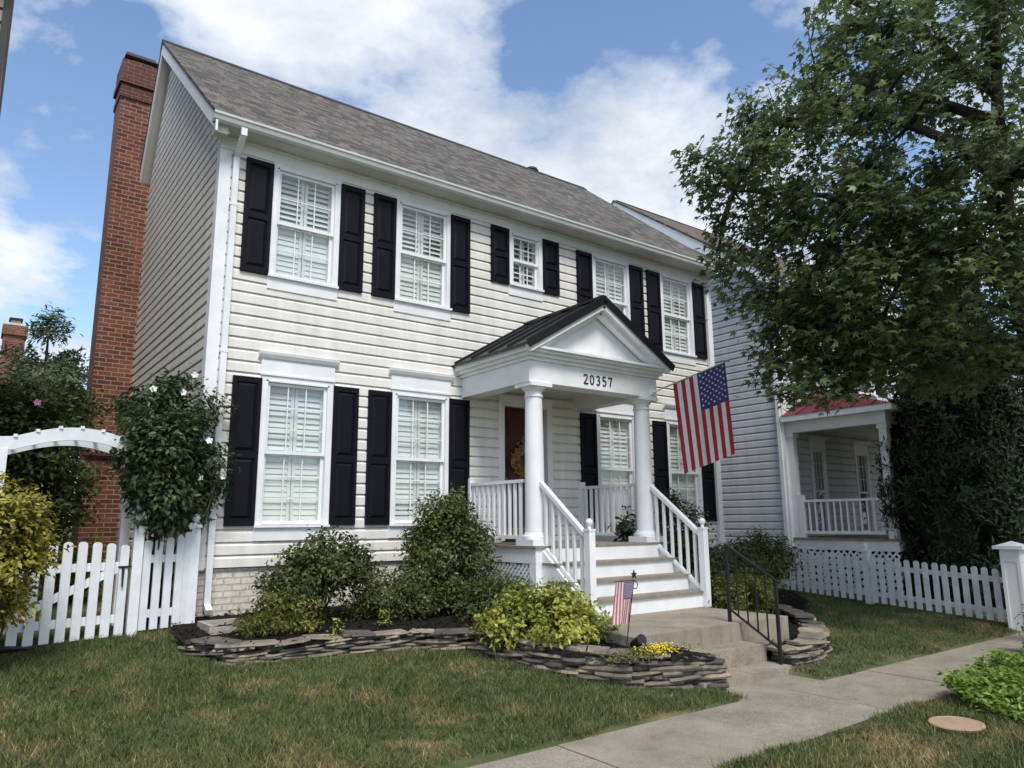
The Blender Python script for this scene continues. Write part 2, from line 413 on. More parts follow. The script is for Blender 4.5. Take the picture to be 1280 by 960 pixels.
while X < 24:
    sw.box(X+.006, X+1.494, -6.15, -5.05, -.38, -.212+rs.uniform(-.002,.002)); X += 1.5
sw.box(3.75, 5.25, -5.044, -4.62, -.38, -.222)
tag(sw.build('sidewalk', M['walk']), kind='structure')
jt.box(-9, 24, -6.148, -5.03, -.40, -.228)
tag(jt.build('sidewalk_bed', M['joint']), kind='structure')

# bed outlines
WALL_L = [(-.35,-1.5),(-.12,-2.0),(.35,-2.12),(1.01,-2.1),(1.86,-2.26),(2.38,-2.62),(2.55,-3.23),(2.74,-3.8),(3.05,-4.3),(3.5,-4.55),(3.9,-4.66)]
WALL_R = [(5.36,-4.6),(5.85,-4.62),(6.5,-4.35),(7.3,-3.85),(7.85,-3.3),(8.2,-2.7)]
BED_L = WALL_L + [(3.9,-4.0),(3.6,-1.0),(3.9,.2),(.0,.2),(-.3,-.6)]
BED_R = WALL_R + [(9.6,-2.2),(10.6,-1.2),(10.4,.2),(6.2,.2),(6.1,-3.9),(5.36,-3.95)]
def inside(poly, X, Y):
    r = np.zeros(X.shape, bool); n = len(poly)
    for i in range(n):
        x1,y1 = poly[i]; x2,y2 = poly[(i+1)%n]
        if y1 == y2: continue
        c = ((y1 > Y) != (y2 > Y)) & (X < (x2-x1)*(Y-y1)/(y2-y1)+x1); r ^= c
    return r
def bed(name, poly):
    xs = [p[0] for p in poly]; ys = [p[1] for p in poly]; st = .06
    gx = np.arange(min(xs),max(xs)+st,st); gy = np.arange(min(ys),max(ys)+st,st)
    rng = np.random.default_rng(4); X, Y = np.meshgrid(gx,gy)
    Z = np.vectorize(zm)(X,Y) + rng.uniform(-.012,.016,X.shape)
    idx = np.arange(X.size).reshape(X.shape)
    ok = inside(poly, X[:-1,:-1]+st/2, Y[:-1,:-1]+st/2)
    F = np.stack([idx[:-1,:-1][ok],idx[:-1,1:][ok],idx[1:,1:][ok],idx[1:,:-1][ok]],1)
    o = np_mesh(name, np.stack([X.ravel(),Y.ravel(),Z.ravel()],1), F, M['mulch']); tag(o, kind='structure')
    # loose bark chips
    n = 5000; px = rng.uniform(min(xs),max(xs),n); py = rng.uniform(min(ys),max(ys),n); k = inside(poly,px,py); px,py = px[k],py[k]
    pz = np.vectorize(zm)(px,py)+.02
    V, F = scatter(np.stack([px,py,pz],1), rng.normal(size=(len(px),3))*.5+np.array([0,0,1]), rng.uniform(.03,.08,len(px)), T_NARROW, rng)
    return V, F
chV, chF = [], []; off = 0
for nm, pl in (('mulch_bed',BED_L),('mulch_bed',BED_R)):
    V, F = bed(nm, pl); chV.append(V); chF.append(F+off); off += len(V)
tag(np_mesh('bark_chips', np.concatenate(chV), np.concatenate(chF), M['mulch']), 'loose dark bark chips over the planting beds', 'mulch', kind='stuff')

# dry stacked slate edging
def stone_wall(name, path, htop, label, seed, depth=.26, base=None):
    rs = random.Random(seed); V = []; F = []; T = []
    o = thing(name, label, 'stone wall', (path[0][0], path[0][1], gz(*path[0])))
    seg = []; tot = 0
    for a, b in zip(path, path[1:]):
        l = math.dist(a,b); seg.append((tot,l,a,b)); tot += l
    def at(s):
        for s0,l,a,b in seg:
            if s <= s0+l or (s0,l,a,b) == seg[-1]:
                t = (s-s0)/l; return (a[0]+(b[0]-a[0])*t, a[1]+(b[1]-a[1])*t), ((b[0]-a[0])/l,(b[1]-a[1])/l)
    nco = 7
    for c in range(nco):
        s = -rs.uniform(0,.2)
        while s < tot:
            L = rs.uniform(.18,.55) if c < nco-1 else rs.uniform(.28,.62)
            sm = min(max(s+L/2,0),tot); (x,y),(tx,ty) = at(sm)
            zb = gz(x,y)-.03; zt = htop(x,y); h = (zt-zb)/nco
            if c == nco-1 and rs.random() < .12: s += L; continue
            z0 = zb + h*c; th = h*rs.uniform(.75,1.08)
            nx, ny = ty, -tx                   # outward (to the lawn)
            back = depth*rs.uniform(.8,1.15); out = rs.uniform(-.035,.03) - .045*c/nco
            tilt = rs.uniform(-.07,.07); tilt2 = rs.uniform(-.06,.03)
            K = 4; ring = []
            for k in range(K+1):               # front edge
                u = -L/2 + L*k/K
                ring.append((u, out + rs.uniform(-.018,.018) - (.03 if k in (0,K) else 0)))
            ring += [(L/2-.02, out-back), (0, out-back-.02), (-L/2+.02, out-back)]
            b0 = len(V)
            for zz, sh in ((z0,0.006),(z0+th*.45,-.006),(z0+th,.004)):
                for u, w in ring:
                    ww = w - sh if w > out-.1 else w
                    V.append((x+tx*u+nx*ww, y+ty*u+ny*ww, zz + tilt*u + tilt2*(w-out) + rs.uniform(-.004,.004)))
            n = len(ring); t = rs.random()
            T += [t]*(3*n)
            for lv in (0,1):
                for k in range(n):
                    F.append((b0+lv*n+k, b0+lv*n+(k+1)%n, b0+(lv+1)*n+(k+1)%n, b0+(lv+1)*n+k))
            top = b0+2*n                       # top as quads
            F.append((top,top+1,top+6,top+7)); F.append((top+1,top+2,top+6,top+6)); F.append((top+2,top+3,top+5,top+6)); F.append((top+3,top+4,top+5,top+5))
            s += L*rs.uniform(.93,1.0)
    me = bpy.data.meshes.new('slate_course')
    Lc = Vector(ORIGIN[o.name])
    me.from_pydata([tuple(Vector(v)-Lc) for v in V], [], [tuple(dict.fromkeys(f)) for f in F]); me.update()
    a = me.attributes.new('tint','FLOAT','POINT'); a.data.foreach_set('value', T)
    me.materials.append(M['stone']); link('stacked_stones', me, o)
    return o
stone_wall('stone_wall', WALL_L, lambda x,y: zm(x,y)+.04 if x < 3 else .15-.04*(x-3), 'long low dry-stacked grey slate wall edging the left mulch bed', 5)
stone_wall('stone_wall', WALL_R, lambda x,y: max(.16+.05*y, gz(x,y)+.2)+.03, 'short curved dry-stacked slate wall right of the concrete steps', 9)

# grass
def grass():
    rng = np.random.default_rng(11); PX = []; PY = []
    for x0,x1,y0,y1,dens in ((-3.2,5.4,-5.1,-.3,6500),(5.2,11.4,-5.1,1.2,2600),(.8,4.8,-8.2,-6.1,6500),(4.8,8,-7.6,-6.1,5000),(-3,5,-.4,.9,1200)):
        n = int((x1-x0)*(y1-y0)*dens); PX.append(rng.uniform(x0,x1,n)); PY.append(rng.uniform(y0,y1,n))
    X = np.concatenate(PX); Y = np.concatenate(PY)
    edge = .05*np.sin(X*3.1)+.03*np.sin(X*9.7)+rng.normal(size=X.shape)*.02
    k = ~((Y > -6.17+edge) & (Y < -5.01+edge*.8))
    k &= ~inside(BED_L,X,Y) & ~inside(BED_R,X,Y)
    k &= ~((X > 3.5) & (X < 5.35) & (Y > -4.66)) & ~((X > 3.8) & (X < 5.2) & (Y > -5.1) & (Y < -4.5))
    k &= ~((X-4.30)**2/.225**2 + (Y+6.70)**2/.205**2 < 1)
    bare = (np.sin(X*1.3+1)+np.sin(Y*1.9+X*.6)+np.sin(X*3.3-Y*2.1))/3
    k &= rng.random(X.shape) < np.clip(1.15-1.3*np.maximum(bare-.35,0)*2,.75,1)
    X, Y = X[k], Y[k]; n = len(X); Z = gza(X,Y) + .012*np.sin(X*2.1+Y*.7)*np.cos(Y*1.7) - .004
    h = rng.uniform(.022,.058,n)*(1+.35*np.sin(X*2.3)*np.sin(Y*3.1)); h *= np.where((Y > -5.25) & (Y < -4.97), rng.uniform(.8,1.7,n), 1); a = rng.uniform(0,2*np.pi,n); w = rng.uniform(.0018,.0042,n)*1.35; h *= np.where(rng.random(n) < .07, 1.6, 1)
    lean = rng.normal(size=(n,2))*.5
    dx, dy = np.cos(a)*w, np.sin(a)*w
    V = np.empty((n,3,3)); V[:,0] = np.stack([X-dx,Y-dy,Z],1); V[:,1] = np.stack([X+dx,Y+dy,Z],1)
    V[:,2] = np.stack([X+lean[:,0]*h,Y+lean[:,1]*h,Z+h],1)
    F = np.arange(n*3).reshape(n,3)
    tag(np_mesh('grass', V.reshape(-1,3), F, M['grass'], tint=np.repeat(rng.random(n),3)), 'short patchy green lawn grass with dry tan spots', 'grass', kind='stuff')
grass()

# ------------------------------------------------------------------ the white house
H = thing('house', 'two-storey cream clapboard house with black shutters and a white columned porch', 'house', (0,0,.3))
W = 10.15; X0 = .056
def siding(mb, axis, fixed, sgn, rng_fn, z0, z1, ex, holes=(), t=.042):
    """lapped boards; axis 'x': wall along x at y=fixed facing sgn*y ; axis 'y': along y at x=fixed"""
    n = int(math.ceil((z1-z0)/ex))
    def off(f): return t if f <= .68 else t + (t*.04 - t)*(f-.68)/.32
    def P(a, o, z): return (a, fixed+sgn*o, z) if axis == 'x' else (fixed+sgn*o, a, z)
    for i in range(n):
        zb = z0+i*ex; zt = min(zb+ex, z1)
        cuts = sorted({zb, min(zb+.68*ex,zt), zt} | {z for h in holes for z in (h[2],h[3]) if zb < z < zt})
        lip = zb
        for ca, cb in zip(cuts, cuts[1:]):
            if cb-ca < 1e-5: continue
            a0,a1 = rng_fn(ca); b0,b1 = rng_fn(cb); mid = (ca+cb)/2
            act = sorted([(h[0],h[1]) for h in holes if h[2] <= mid <= h[3]])
            iv = []; cur = None; spans = []
            lo_a, lo_b = a0, b0
            for h0,h1 in act:
                spans.append((lo_a,h0,lo_b,h0)); lo_a = lo_b = h1
            spans.append((lo_a,a1,lo_b,b1))
            oa, ob = off((ca-zb)/ex), off((cb-zb)/ex)
            for s0,s1,u0,u1 in spans:
                if s1-s0 < .002 and u1-u0 < .002: continue
                f = (0,1,2,3) if (axis == 'x') == (sgn < 0) else (3,2,1,0)
                mb.add([P(s0,oa,ca),P(s1,oa,ca),P(u1,ob,cb),P(u0,ob,cb)],[f])
                if ca == zb: mb.add([P(s0,t*.0,ca),P(s1,t*.0,ca),P(s1,oa,ca),P(s0,oa,ca)],[f])
EX = .155; ZF = .91
WIN_LO = [(.721,1.726),(2.63,3.61),(6.708,7.687),(8.559,9.546)]
WIN_UP = WIN_LO
DOOR = (4.675,5.572,1.14,3.31)
holes = [(a+.06,b-.06,1.40,3.30) for a,b in WIN_LO] + [(a+.06,b-.06,4.78,6.34) for a,b in WIN_UP] + [(4.786+.06,5.522-.06,5.44,6.34)] + [(DOOR[0]-.05,DOOR[1]+.05,1.12,DOOR[3]+.05)]
mb = MB(); siding(mb, 'x', 0, -1, lambda z: (X0+.09,W-.09), ZF, 6.42, EX, holes); mb.build('front_wall', M['cream'], H)
RY, RZ, FY, FZ = 4.05, 10.29, -.41, 6.70; SF = (RZ-FZ)/(RY-FY); SR = 1.70; BY = 6.2
def y0z(z): return max(.0, (z+.32-FZ)/SF + FY)
def y1z(z): return min(BY, RY + (RZ-.5-z)/SR)
def gr(z):
    a, b = y0z(z)+.09*(z < 6.35), y1z(z)
    return (a, max(a,b))
mb = MB(); siding(mb, 'y', X0, -1, gr, ZF, 9.75, EX); mb.build('side_wall', M['cream'], H)
mb = MB()
mb.add([(W,0,.3),(W,BY,.3),(W,BY,6.4),(W,RY,9.9),(W,0,6.45)],[(0,1,2,3,4)]); mb.add([(X0,BY,.3),(W,BY,.3),(W,BY,6.4),(X0,BY,6.4)],[(3,2,1,0)])
mb.build('rear_wall', M['cream'], H)
mb = MB()
mb.box(X0+.012, W-.012, .008, .3, -.3, ZF-.012); mb.box(X0+.012, X0+.3, .3, BY-.01, -.3, ZF-.012)
mb.build('foundation', M['paintbrick'], H)
mb = MB()   # corner boards
mb.box(X0-.052, X0+.10, -.055, -.0005, ZF-.02, 6.39); mb.box(X0-.052, X0-.0005, -.0005, .10, ZF-.02, 6.45)
mb.build('corner_board', M['white'], H); mb = MB()
mb.box(W-.10, W+.02, -.055, .10, ZF-.02, 6.39)
mb.build('corner_board', M['white'], H)
mb = MB(); mb.box(X0-.055, W+.02, -.058, 0, 6.395, 6.573); mb.box(X0-.055, W+.02, -.08, -.0585, 6.53, 6.572); mb.build('frieze_board', M['white'], H)
# roof
RX0, RX1 = -.17, 10.356
mb = MB(); th = .05
ry_b = 6.45; rz_b = RZ - SR*(ry_b-RY)
mb.prism([(FY,FZ),(RY,RZ),(ry_b,rz_b),(ry_b,rz_b-th),(RY,RZ-th*1.3),(FY,FZ-th)], 'x', RX0, RX1)
roof = mb.build('roof', M['roof'], H)
mb = MB(); mb.prism([(RY-.13,RZ-.085),(RY,RZ+.03),(RY+.1,RZ-.13),(RY+.1,RZ-.16),(RY,RZ-.0),(RY-.13,RZ-.115)], 'x', RX0-.005, RX1+.005); mb.build('ridge_cap', M['ridge'], roof)
mb = MB()  # rake fascia boards both ends
for xa, xb in ((RX0+.012,RX0+.04),(RX1-.04,RX1-.012)):
    mb.prism([(FY+.02,FZ-.055),(RY,RZ-.07),(RY,RZ-.29),(FY+.02,FZ-.26)], 'x', xa, xb)
    mb.prism([(RY,RZ-.07),(ry_b-.02,rz_b-.03),(ry_b-.02,rz_b-.33),(RY,RZ-.29)], 'x', xa+.001, xb-.001)
    mb.build('rake_board', M['white'], H); mb = MB()
mb = MB()
for xa, xb in ((RX0+.04,X0-.0),(W,RX1-.04)):
    mb.prism([(FY+.12,FZ-.19),(RY,RZ-.25),(ry_b-.03,rz_b-.27),(ry_b-.03,rz_b-.285),(RY,RZ-.27),(FY+.12,FZ-.205)], 'x', xa, xb)
mb.box(RX0+.04, RX1-.04, -.30, -.001, 6.574, 6.59)
mb.box(RX0+.03, X0-.03, -.30, -.14, 6.47, 6.574); 
mb.build('soffit', M['soffit'], H)
mb = MB()
mb.prism([(-.30,6.57),(-.375,6.57),(-.40,6.60),(-.415,6.65),(-.43,6.665),(-.43,6.695),(-.42,6.695),(-.415,6.67),(-.30,6.66)], 'x', RX0-.02, RX1+.02)
mb.build('gutter', M['gutter'], H)
def downspout(x, face_y, ztop, zbot, kick, parent, mat, w=.075):
    mb = MB()
    mb.bar((x,-.36,6.60),(x,-.36,6.48),w,.06,(0,1,0)); mb.bar((x,-.36,6.50),(x,face_y-.035,6.30),w,.06,(0,1,0)); mb.bar((x,face_y-.035,6.33),(x,face_y-.035,zbot),w,.06,(0,1,0))
    if kick: mb.bar((x,face_y-.035,zbot+.01),(x,face_y-.16,zbot-.06),w,.06,(0,1,0))
    for z in (5.6,3.6,1.5): mb.box(x-w/2-.01,x+w/2+.01,face_y-.07,face_y+.0,z,z+.035)
    return mb.build('downspout', mat, parent)
downspout(X0+.15, -.05, 6.5, .47, True, H, M['white']); downspout(W-.16, -.05, 6.5, .4, True, H, M['white'])
mb = MB(); mb.box(8.74,8.98,RY+.25,RY+.5,RZ-.55,RZ+.15); mb.lathe([(.17,0),(.19,.05),(.15,.11),(.03,.13)],(8.86,RY+.37,RZ+.16),14); mb.build('roof_vent', M['iron'], roof)

# windows (prototype at x from 0 to w, moved into place)
def make_window(w, z0, z1, rows, header, tilt_top, tilt_bot):
    """opening casing outer 0..w, sash bottom z0, casing top z1"""
    e = MB(); c = .085
    e.box(0,c,-.06,.0,z0,z1); e.box(w-c,w,-.06,.0,z0,z1); e.box(c,w-c,-.06,.0,z1-c,z1)
    e.box(c*.75,c,-.07,-.06,z0,z1-c*.75); e.box(w-c,w-c*.75,-.07,-.06,z0,z1-c*.75); e.box(c*.75,w-c*.75,-.07,-.0605,z1-c,z1-c*.75)
    win = e.build('window', M['white'], H)
    r = MB(); r.box(c-.03,c,0,.34,z0,z1-c); r.box(w-c,w-c+.03,0,.34,z0,z1-c); r.box(c,w-c,0,.34,z1-c,z1-c+.03); r.box(c,w-c,0,.34,z0-.03,z0); r.box(c-.03,w-c+.03,.34,.36,z0-.03,z1-c+.03)
    r.build('reveal', M['interior'], win)
    s = MB(); s.box(-.005,w+.005,-.095,.0,z0-.035,z0); s.build('sill', M['white'], win)
    a = MB(); a.box(0,w,-.058,.0,z0-.20,z0-.035); a.build('apron', M['white'], win)
    if header:
        h = MB(); h.box(-.012,w+.012,-.062,.0,z1,z1+.205)
        h.prism([(0,z1+.205),(-.055,z1+.205),(-.07,z1+.225),(-.085,z1+.23),(-.11,z1+.275),(-.115,z1+.30),(0,z1+.30)],'x',-.06,w+.06); h.build('header', M['white'], win)
        h2 = MB(); h2.box(-.02,w+.02,-.078,-.0625,z1-.003,z1+.022); h2.build('header_moulding', M['white'], win)
    zm_ = (z0+z1-c)/2; f = .042
    for lo, hi, y in ((z0+.005,zm_+.02,.004),(zm_-.02,z1-c-.003,-.032)):
        sm = MB(); xa, xb = c, w-c
        sm.box(xa,xa+f,y,y+.034,lo,hi); sm.box(xb-f,xb,y,y+.034,lo,hi); sm.box(xa+f,xb-f,y,y+.034,hi-.04,hi); sm.box(xa+f,xb-f,y,y+.034,lo,lo+.045)
        gw = (xb-xa-2*f)
        for k in (1,2): sm.box(xa+f+gw*k/3-.007,xa+f+gw*k/3+.007,y+.008,y+.022,lo+.045,hi-.04)
        for k in range(1,rows): z = lo+.045+(hi-lo-.085)*k/rows; sm.box(xa+f,xb-f,y+.009,y+.021,z-.007,z+.007)
        sm.build('sash', M['rail'], win)
        p = MB(); p.add([(xa+f-.005,y+.016,lo+.04),(xb-f+.005,y+.016,lo+.04),(xb-f+.005,y+.016,hi-.035),(xa+f-.005,y+.016,hi-.035)],[(0,1,2,3)]); p.build('pane', M['glass'], win)
    b = MB(); yb = .075; xa, xb = c+.004, w-c-.004; xm = (xa+xb)/2
    zr = [z0+.01, zm_, z1-c-.005]
    for x_ in (xa, xb-.045, xm-.05, xm+.005): b.box(x_,x_+.045,yb-.015,yb+.015,z0+.005,z1-c-.005)
    for z in zr: b.box(xa,xb,yb-.012,yb+.012,z-.035,z+.035)
    for seg, tilt in ((0,tilt_bot),(1,tilt_top)):
        za, zb = zr[seg]+.04, zr[seg+1]-.04; n = max(3,int((zb-za)/.075))
        for k in range(n):
            z = za+(k+.5)*(zb-za)/n; dy = .042*math.cos(tilt); dz = .042*math.sin(tilt)
            for u0,u1 in ((xa+.047,xm-.052),(xm+.052,xb-.047)):
                b.bar((u0,yb,z),(u1,yb,z),.006,.084,(0,math.cos(tilt),math.sin(tilt)))
    b.box(xm-.004,xm+.004,yb-.05,yb-.042,z0+.08,z0+.4)
    b.build('blind', M['blind'], win)
    return win
def place(proto, xs):
    for i, x in enumerate(xs):
        if i == 0: proto.location = Vector((x,0,0)) ; continue
        c = copy_tree(proto, H); c.location = (x,0,0)
# lower and upper rows
for i,(a,b) in enumerate(WIN_LO):
    w_ = make_window(1.0, 1.425, 3.375, 3, True, rad((72,77,66,74)[i]), rad((80,74,78,81)[i])); w_.location = (a,0,0)
for i,(a,b) in enumerate(WIN_UP):
    w_ = make_window(1.0, 4.765, 6.392, 2, False, rad((58,52,70,66)[i]), rad((80,76,78,72)[i])); w_.location = (a,0,0)
w_ = make_window(.736, 5.42, 6.392, 2, False, rad(46), rad(46)); w_.location = (4.786,0,0)
def make_shutter(w, z0, z1, split):
    m = MB(); s = .052; y = -.036
    m.box(0,w,y-.022,y,z0,z1)
    zs = z0+(z1-z0)*split
    m.box(0,s,y-.044,y-.022,z0,z1); m.box(w-s,w,y-.044,y-.022,z0,z1)
    for a,b in ((z0,z0+.085),(z1-.07,z1),(zs-.045,zs+.045)): m.box(s,w-s,y-.0435,y-.022,a,b)
    for a,b in ((z0+.085,zs-.045),(zs+.045,z1-.07)):
        xa,xb,q = s+.012,w-s-.012,.035; a += .012; b -= .012; yo,yi = y-.0225,y-.04
        m.add([(xa,yo,a),(xb,yo,a),(xb,yo,b),(xa,yo,b),(xa+q,yi,a+q),(xb-q,yi,a+q),(xb-q,yi,b-q),(xa+q,yi,b-q)],
              [(4,5,6,7),(0,1,5,4),(1,2,6,5),(2,3,7,6),(3,0,4,7)])
    return m.build('shutter', M['shutter'], H)
SX = [.352,1.728,2.256,3.612,6.331,7.69,8.184,9.549]
place(make_shutter(.372,1.412,3.323,.47), SX); place(make_shutter(.372,4.742,6.353,.5), SX)
place(make_shutter(.372,5.393,6.38,.5), [4.412,5.524])

# door
D = MB(); x0,x1,z0,z1 = DOOR
D.box(x0,x1,.05,.095,z0,z1)
for xa,xb in ((x0+.12,x0+.41),(x0+.48,x1-.12)):
    for za,zb in ((z0+.22,z0+.78),(z0+.92,z0+1.55),(z0+1.68,z0+1.98)):
        D.box(xa,xb,.042,.05,za,zb); D.box(xa+.035,xb-.035,.032,.0421,za+.035,zb-.035)
door = D.build('door', M['door'], H)
k = MB(); k.lathe([(.03,0),(.03,.012)],(0,0,0),12)
k = MB(); k.tube([(x0+.07,.05,z0+.98),(x0+.07,.0,z0+.98)],[.014,.014],8); k.tube([(x0+.07,.015,z0+.98),(x0+.07,-.005,z0+.98),(x0+.07,-.03,z0+.98)],[.012,.032,.012],10); k.box(x0+.045,x0+.095,.04,.05,z0+.9,z0+1.15); k.tube([(x0+.07,.045,z0+1.12),(x0+.07,.015,z0+1.12)],[.025,.02],8)
k.build('door_handle', M['brass'], door, smooth=True)
f = MB(); f.box(x0-.11,x0,-.06,.12,z0,z1); f.box(x1,x1+.11,-.06,.12,z0,z1); f.box(x0-.11,x1+.11,-.0605,.12,z1,z1+.13); f.box(x0-.15,x1+.15,-.09,-.001,z1+.13,z1+.17); f.build('door_frame', M['white'], H)
f = MB(); f.box(x0,x1,-.08,.12,z0-.03,z0); f.build('threshold', M['iron'], H)
f = MB(); f.box(x0+.02,x1-.02,.038,.0495,z0+.02,z0+.2); f.build('kick_plate', M['brass'], door)
# wreath on the door
wr = thing('wreath', 'round dried straw wreath hanging on the dark red door', 'wreath', (5.12,.02,2.42))
rg = np.random.default_rng(3); n = 900; t = rg.uniform(0,2*np.pi,n); R = .185+rg.normal(size=n)*.035
P = np.stack([5.12+np.cos(t)*R, -.01+rg.normal(size=n)*.018, 2.42+np.sin(t)*R],1)
V, F = scatter(P, rg.normal(size=(n,3))*.6+np.array([0,-1,0]), rg.uniform(.04,.09,n), T_NARROW, rg)
np_mesh('straw_ring', V, F, M['straw'], wr)
n = 60; V, F = scatter(np.stack([5.12+rg.normal(size=n)*.05,-.03+rg.normal(size=n)*.015,2.66+rg.normal(size=n)*.05],1), rg.normal(size=(n,3))*.4+np.array([0,-1,0]), rg.uniform(.06,.12,n), T_NARROW, rg)
np_mesh('bow', V, F, M['wood'], wr)

# porch -------------------------------------------------------------
PX0, PX1, PYF, DZ = 3.88, 6.42, -1.83, 1.12
mb = MB()
yb = -.002
while yb > PYF-.02:
    mb.box(PX0-.03, PX1+.03, max(yb-.128,PYF-.03), yb, DZ-.03, DZ); yb -= .134
deck = mb.build('porch_floor', M['wood'], H)
mb = MB(); mb.box(PX0,PX1,PYF,PYF+.035,DZ-.23,DZ-.031); mb.box(PX0,PX0+.035,PYF+.036,-.025,DZ-.23,DZ-.031); mb.box(PX1-.035,PX1,PYF+.036,-.025,DZ-.23,DZ-.031)
mb.box(PX0+.002,PX0+.14,PYF+.002,PYF+.14,.2,DZ-.231); mb.box(PX1-.14,PX1-.002,PYF+.002,PYF+.14,.2,DZ-.231); mb.box(PX0+.006,PX0+.05,-.15,-.03,.2,DZ-.231)
mb.build('porch_skirt', M['white'], H)
mb = MB()   # lattice on the left side under the floor
for sgn in (1,-1):
    s = -.9
    while s < 2.4:
        ya, yb_ = -1.70, -.15
        pts = []
        for i in range(60):
            y = ya+(yb_-ya)*i/59; z = .33 + (s + sgn*(y-ya))
            if .32 <= z <= DZ-.235: pts.append((y,z))
        if len(pts) > 1: mb.bar((PX0+.022+.006*sgn,pts[0][0],pts[0][1]),(PX0+.022+.006*sgn,pts[-1][0],pts[-1][1]),.036,.009,(1,0,0))
        s += .088
mb.build('lattice', M['white'], H)
mb = MB(); mb.box(PX0+.1,PX0+.12,PYF+.1,-.05,.2,DZ-.24); mb.build('crawl_shade_panel', M['iron'], H)  # thin black sheet behind the lattice, painted stand-in for the shade under the floor
def column(cx, cy):
    c = MB(); c.lathe([(.142,0),(.142,.02),(.137,.4),(.134,.9),(.128,1.4),(.12,1.88),(.12,1.93)],(cx,cy,DZ+.17),28); o = c.build('porch_column', M['rail'], H, smooth=True)
    b = MB(); b.box(cx-.19,cx+.19,cy-.19,cy+.19,DZ+.001,DZ+.085); b.lathe([(.185,.085),(.19,.11),(.185,.135),(.16,.14),(.155,.17),(.142,.175)],(cx,cy,DZ),28); b.build('column_base', M['rail'], o)
    k = MB(); k.lathe([(.12,0),(.135,.01),(.135,.03),(.122,.04),(.122,.09),(.15,.11),(.175,.15)],(cx,cy,3.155),28); k.box(cx-.19,cx+.19,cy-.19,cy+.19,3.305,3.358); k.build('column_capital', M['rail'], o)
for cx in (4.06,6.24): column(cx,-1.60)
BZ0, BZ1 = 3.36, 3.665; BYF = -1.76
mb = MB()
mb.box(PX0-.02,PX1+.02,BYF,BYF+.30,BZ0,BZ1); mb.box(PX0-.02,PX0+.26,BYF+.301,-.025,BZ0,BZ1); mb.box(PX1-.26,PX1+.02,BYF+.301,-.025,BZ0,BZ1)
beam = mb.build('porch_beam', M['white'], H)
mb = MB()
for a0,a1,o_,hz in ((BZ1+.001,BZ1+.05,.03,0),(BZ1+.051,BZ1+.10,.075,0),(BZ1+.101,BZ1+.19,.13,0)):
    mb.box(PX0-.02-o_,PX1+.02+o_,BYF-o_,-.025,a0,a1)
mb.build('porch_cornice', M['white'], H)
mb = MB(); mb.box(PX0+.261,PX1-.261,BYF+.301,-.026,BZ1-.10,BZ1-.08); mb.build('porch_ceiling', M['soffit'], H)
# house number 20357, serifed strokes
GL = {'2':[[(.05,.78),(.12,.95),(.3,1),(.5,.93),(.55,.75),(.45,.5),(.1,.08),(.05,.0),(.6,0),(.6,.12)]],
 '0':[[(.3,0),(.1,.12),(.03,.5),(.1,.88),(.3,1),(.5,.88),(.57,.5),(.5,.12),(.3,0)]],
 '3':[[(.06,.85),(.2,1),(.42,.98),(.52,.8),(.45,.6),(.25,.54),(.47,.46),(.56,.26),(.46,.06),(.25,0),(.05,.1)]],
 '5':[[(.54,1),(.13,1),(.1,.55),(.3,.62),(.5,.52),(.57,.3),(.47,.08),(.25,0),(.05,.1)]],
 '7':[[(.05,.85),(.05,1),(.58,1),(.4,.6),(.26,0)]]}
nx = 4.875
for ch in '20357':
    m = MB()
    for st in GL[ch]:
        for a,b in zip(st,st[1:]):
            m.bar((nx+a[0]*.13,BYF-.006,3.435+a[1]*.135),(nx+b[0]*.13,BYF-.006,3.435+b[1]*.135),.012,.016,(0,0,1) if abs(a[0]-b[0]) > abs(a[1]-b[1])*.5 else (1,0,0))
    m.build('house_number', M['iron'], beam); nx += .125
# porch roof
EX0, EX1, EY, EZ, PKX, PKZ = 3.68, 6.62, -1.97, 3.86, 5.15, 4.735
ps = (PKZ-EZ)/(PKX-EX0)
mb = MB()
mb.prism([(EX0,EZ),(PKX,PKZ),(EX1,EZ),(EX1,EZ-.035),(PKX,PKZ-.045),(EX0,EZ-.035)],'y',EY,-.02)
for k in range(0,5):
    y = EY+.02+k*.46
    for xa,za,xb in ((EX0,EZ,PKX),(EX1,EZ,PKX)):
        mb.bar((xa,y,za+.014),(xb,y,PKZ+.014),.02,.045)
mb.bar((PKX,EY-.005,PKZ+.02),(PKX,-.02,PKZ+.02),.09,.04)
for sx in (-1,1):
    xa = PKX+sx*1.475
    mb.bar((xa,EY-.012,EZ-.035),(PKX,EY-.012,PKZ-.03),.02,.11,(0,0,1))
mb.build('porch_roof', M['blackmetal'], H)
mb = MB()   # white rake trim + tympanum
for sx in (-1,1):
    mb.bar((PKX+sx*1.42,EY+.05,EZ-.075),(PKX,EY+.05,PKZ-.105),.08,.11); mb.bar((PKX+sx*1.25,EY+.14,EZ-.06),(PKX,EY+.14,PKZ-.20),.10,.09)
mb.prism([(EX0+.15,EZ-.02),(PKX,PKZ-.07),(EX1-.15,EZ-.02)],'y',BYF+.02,-.03)
mb.box(EX0+.08,EX1-.08,EY+.03,BYF+.02,EZ-.055,EZ-.022)
mb.build('pediment', M['white'], H)
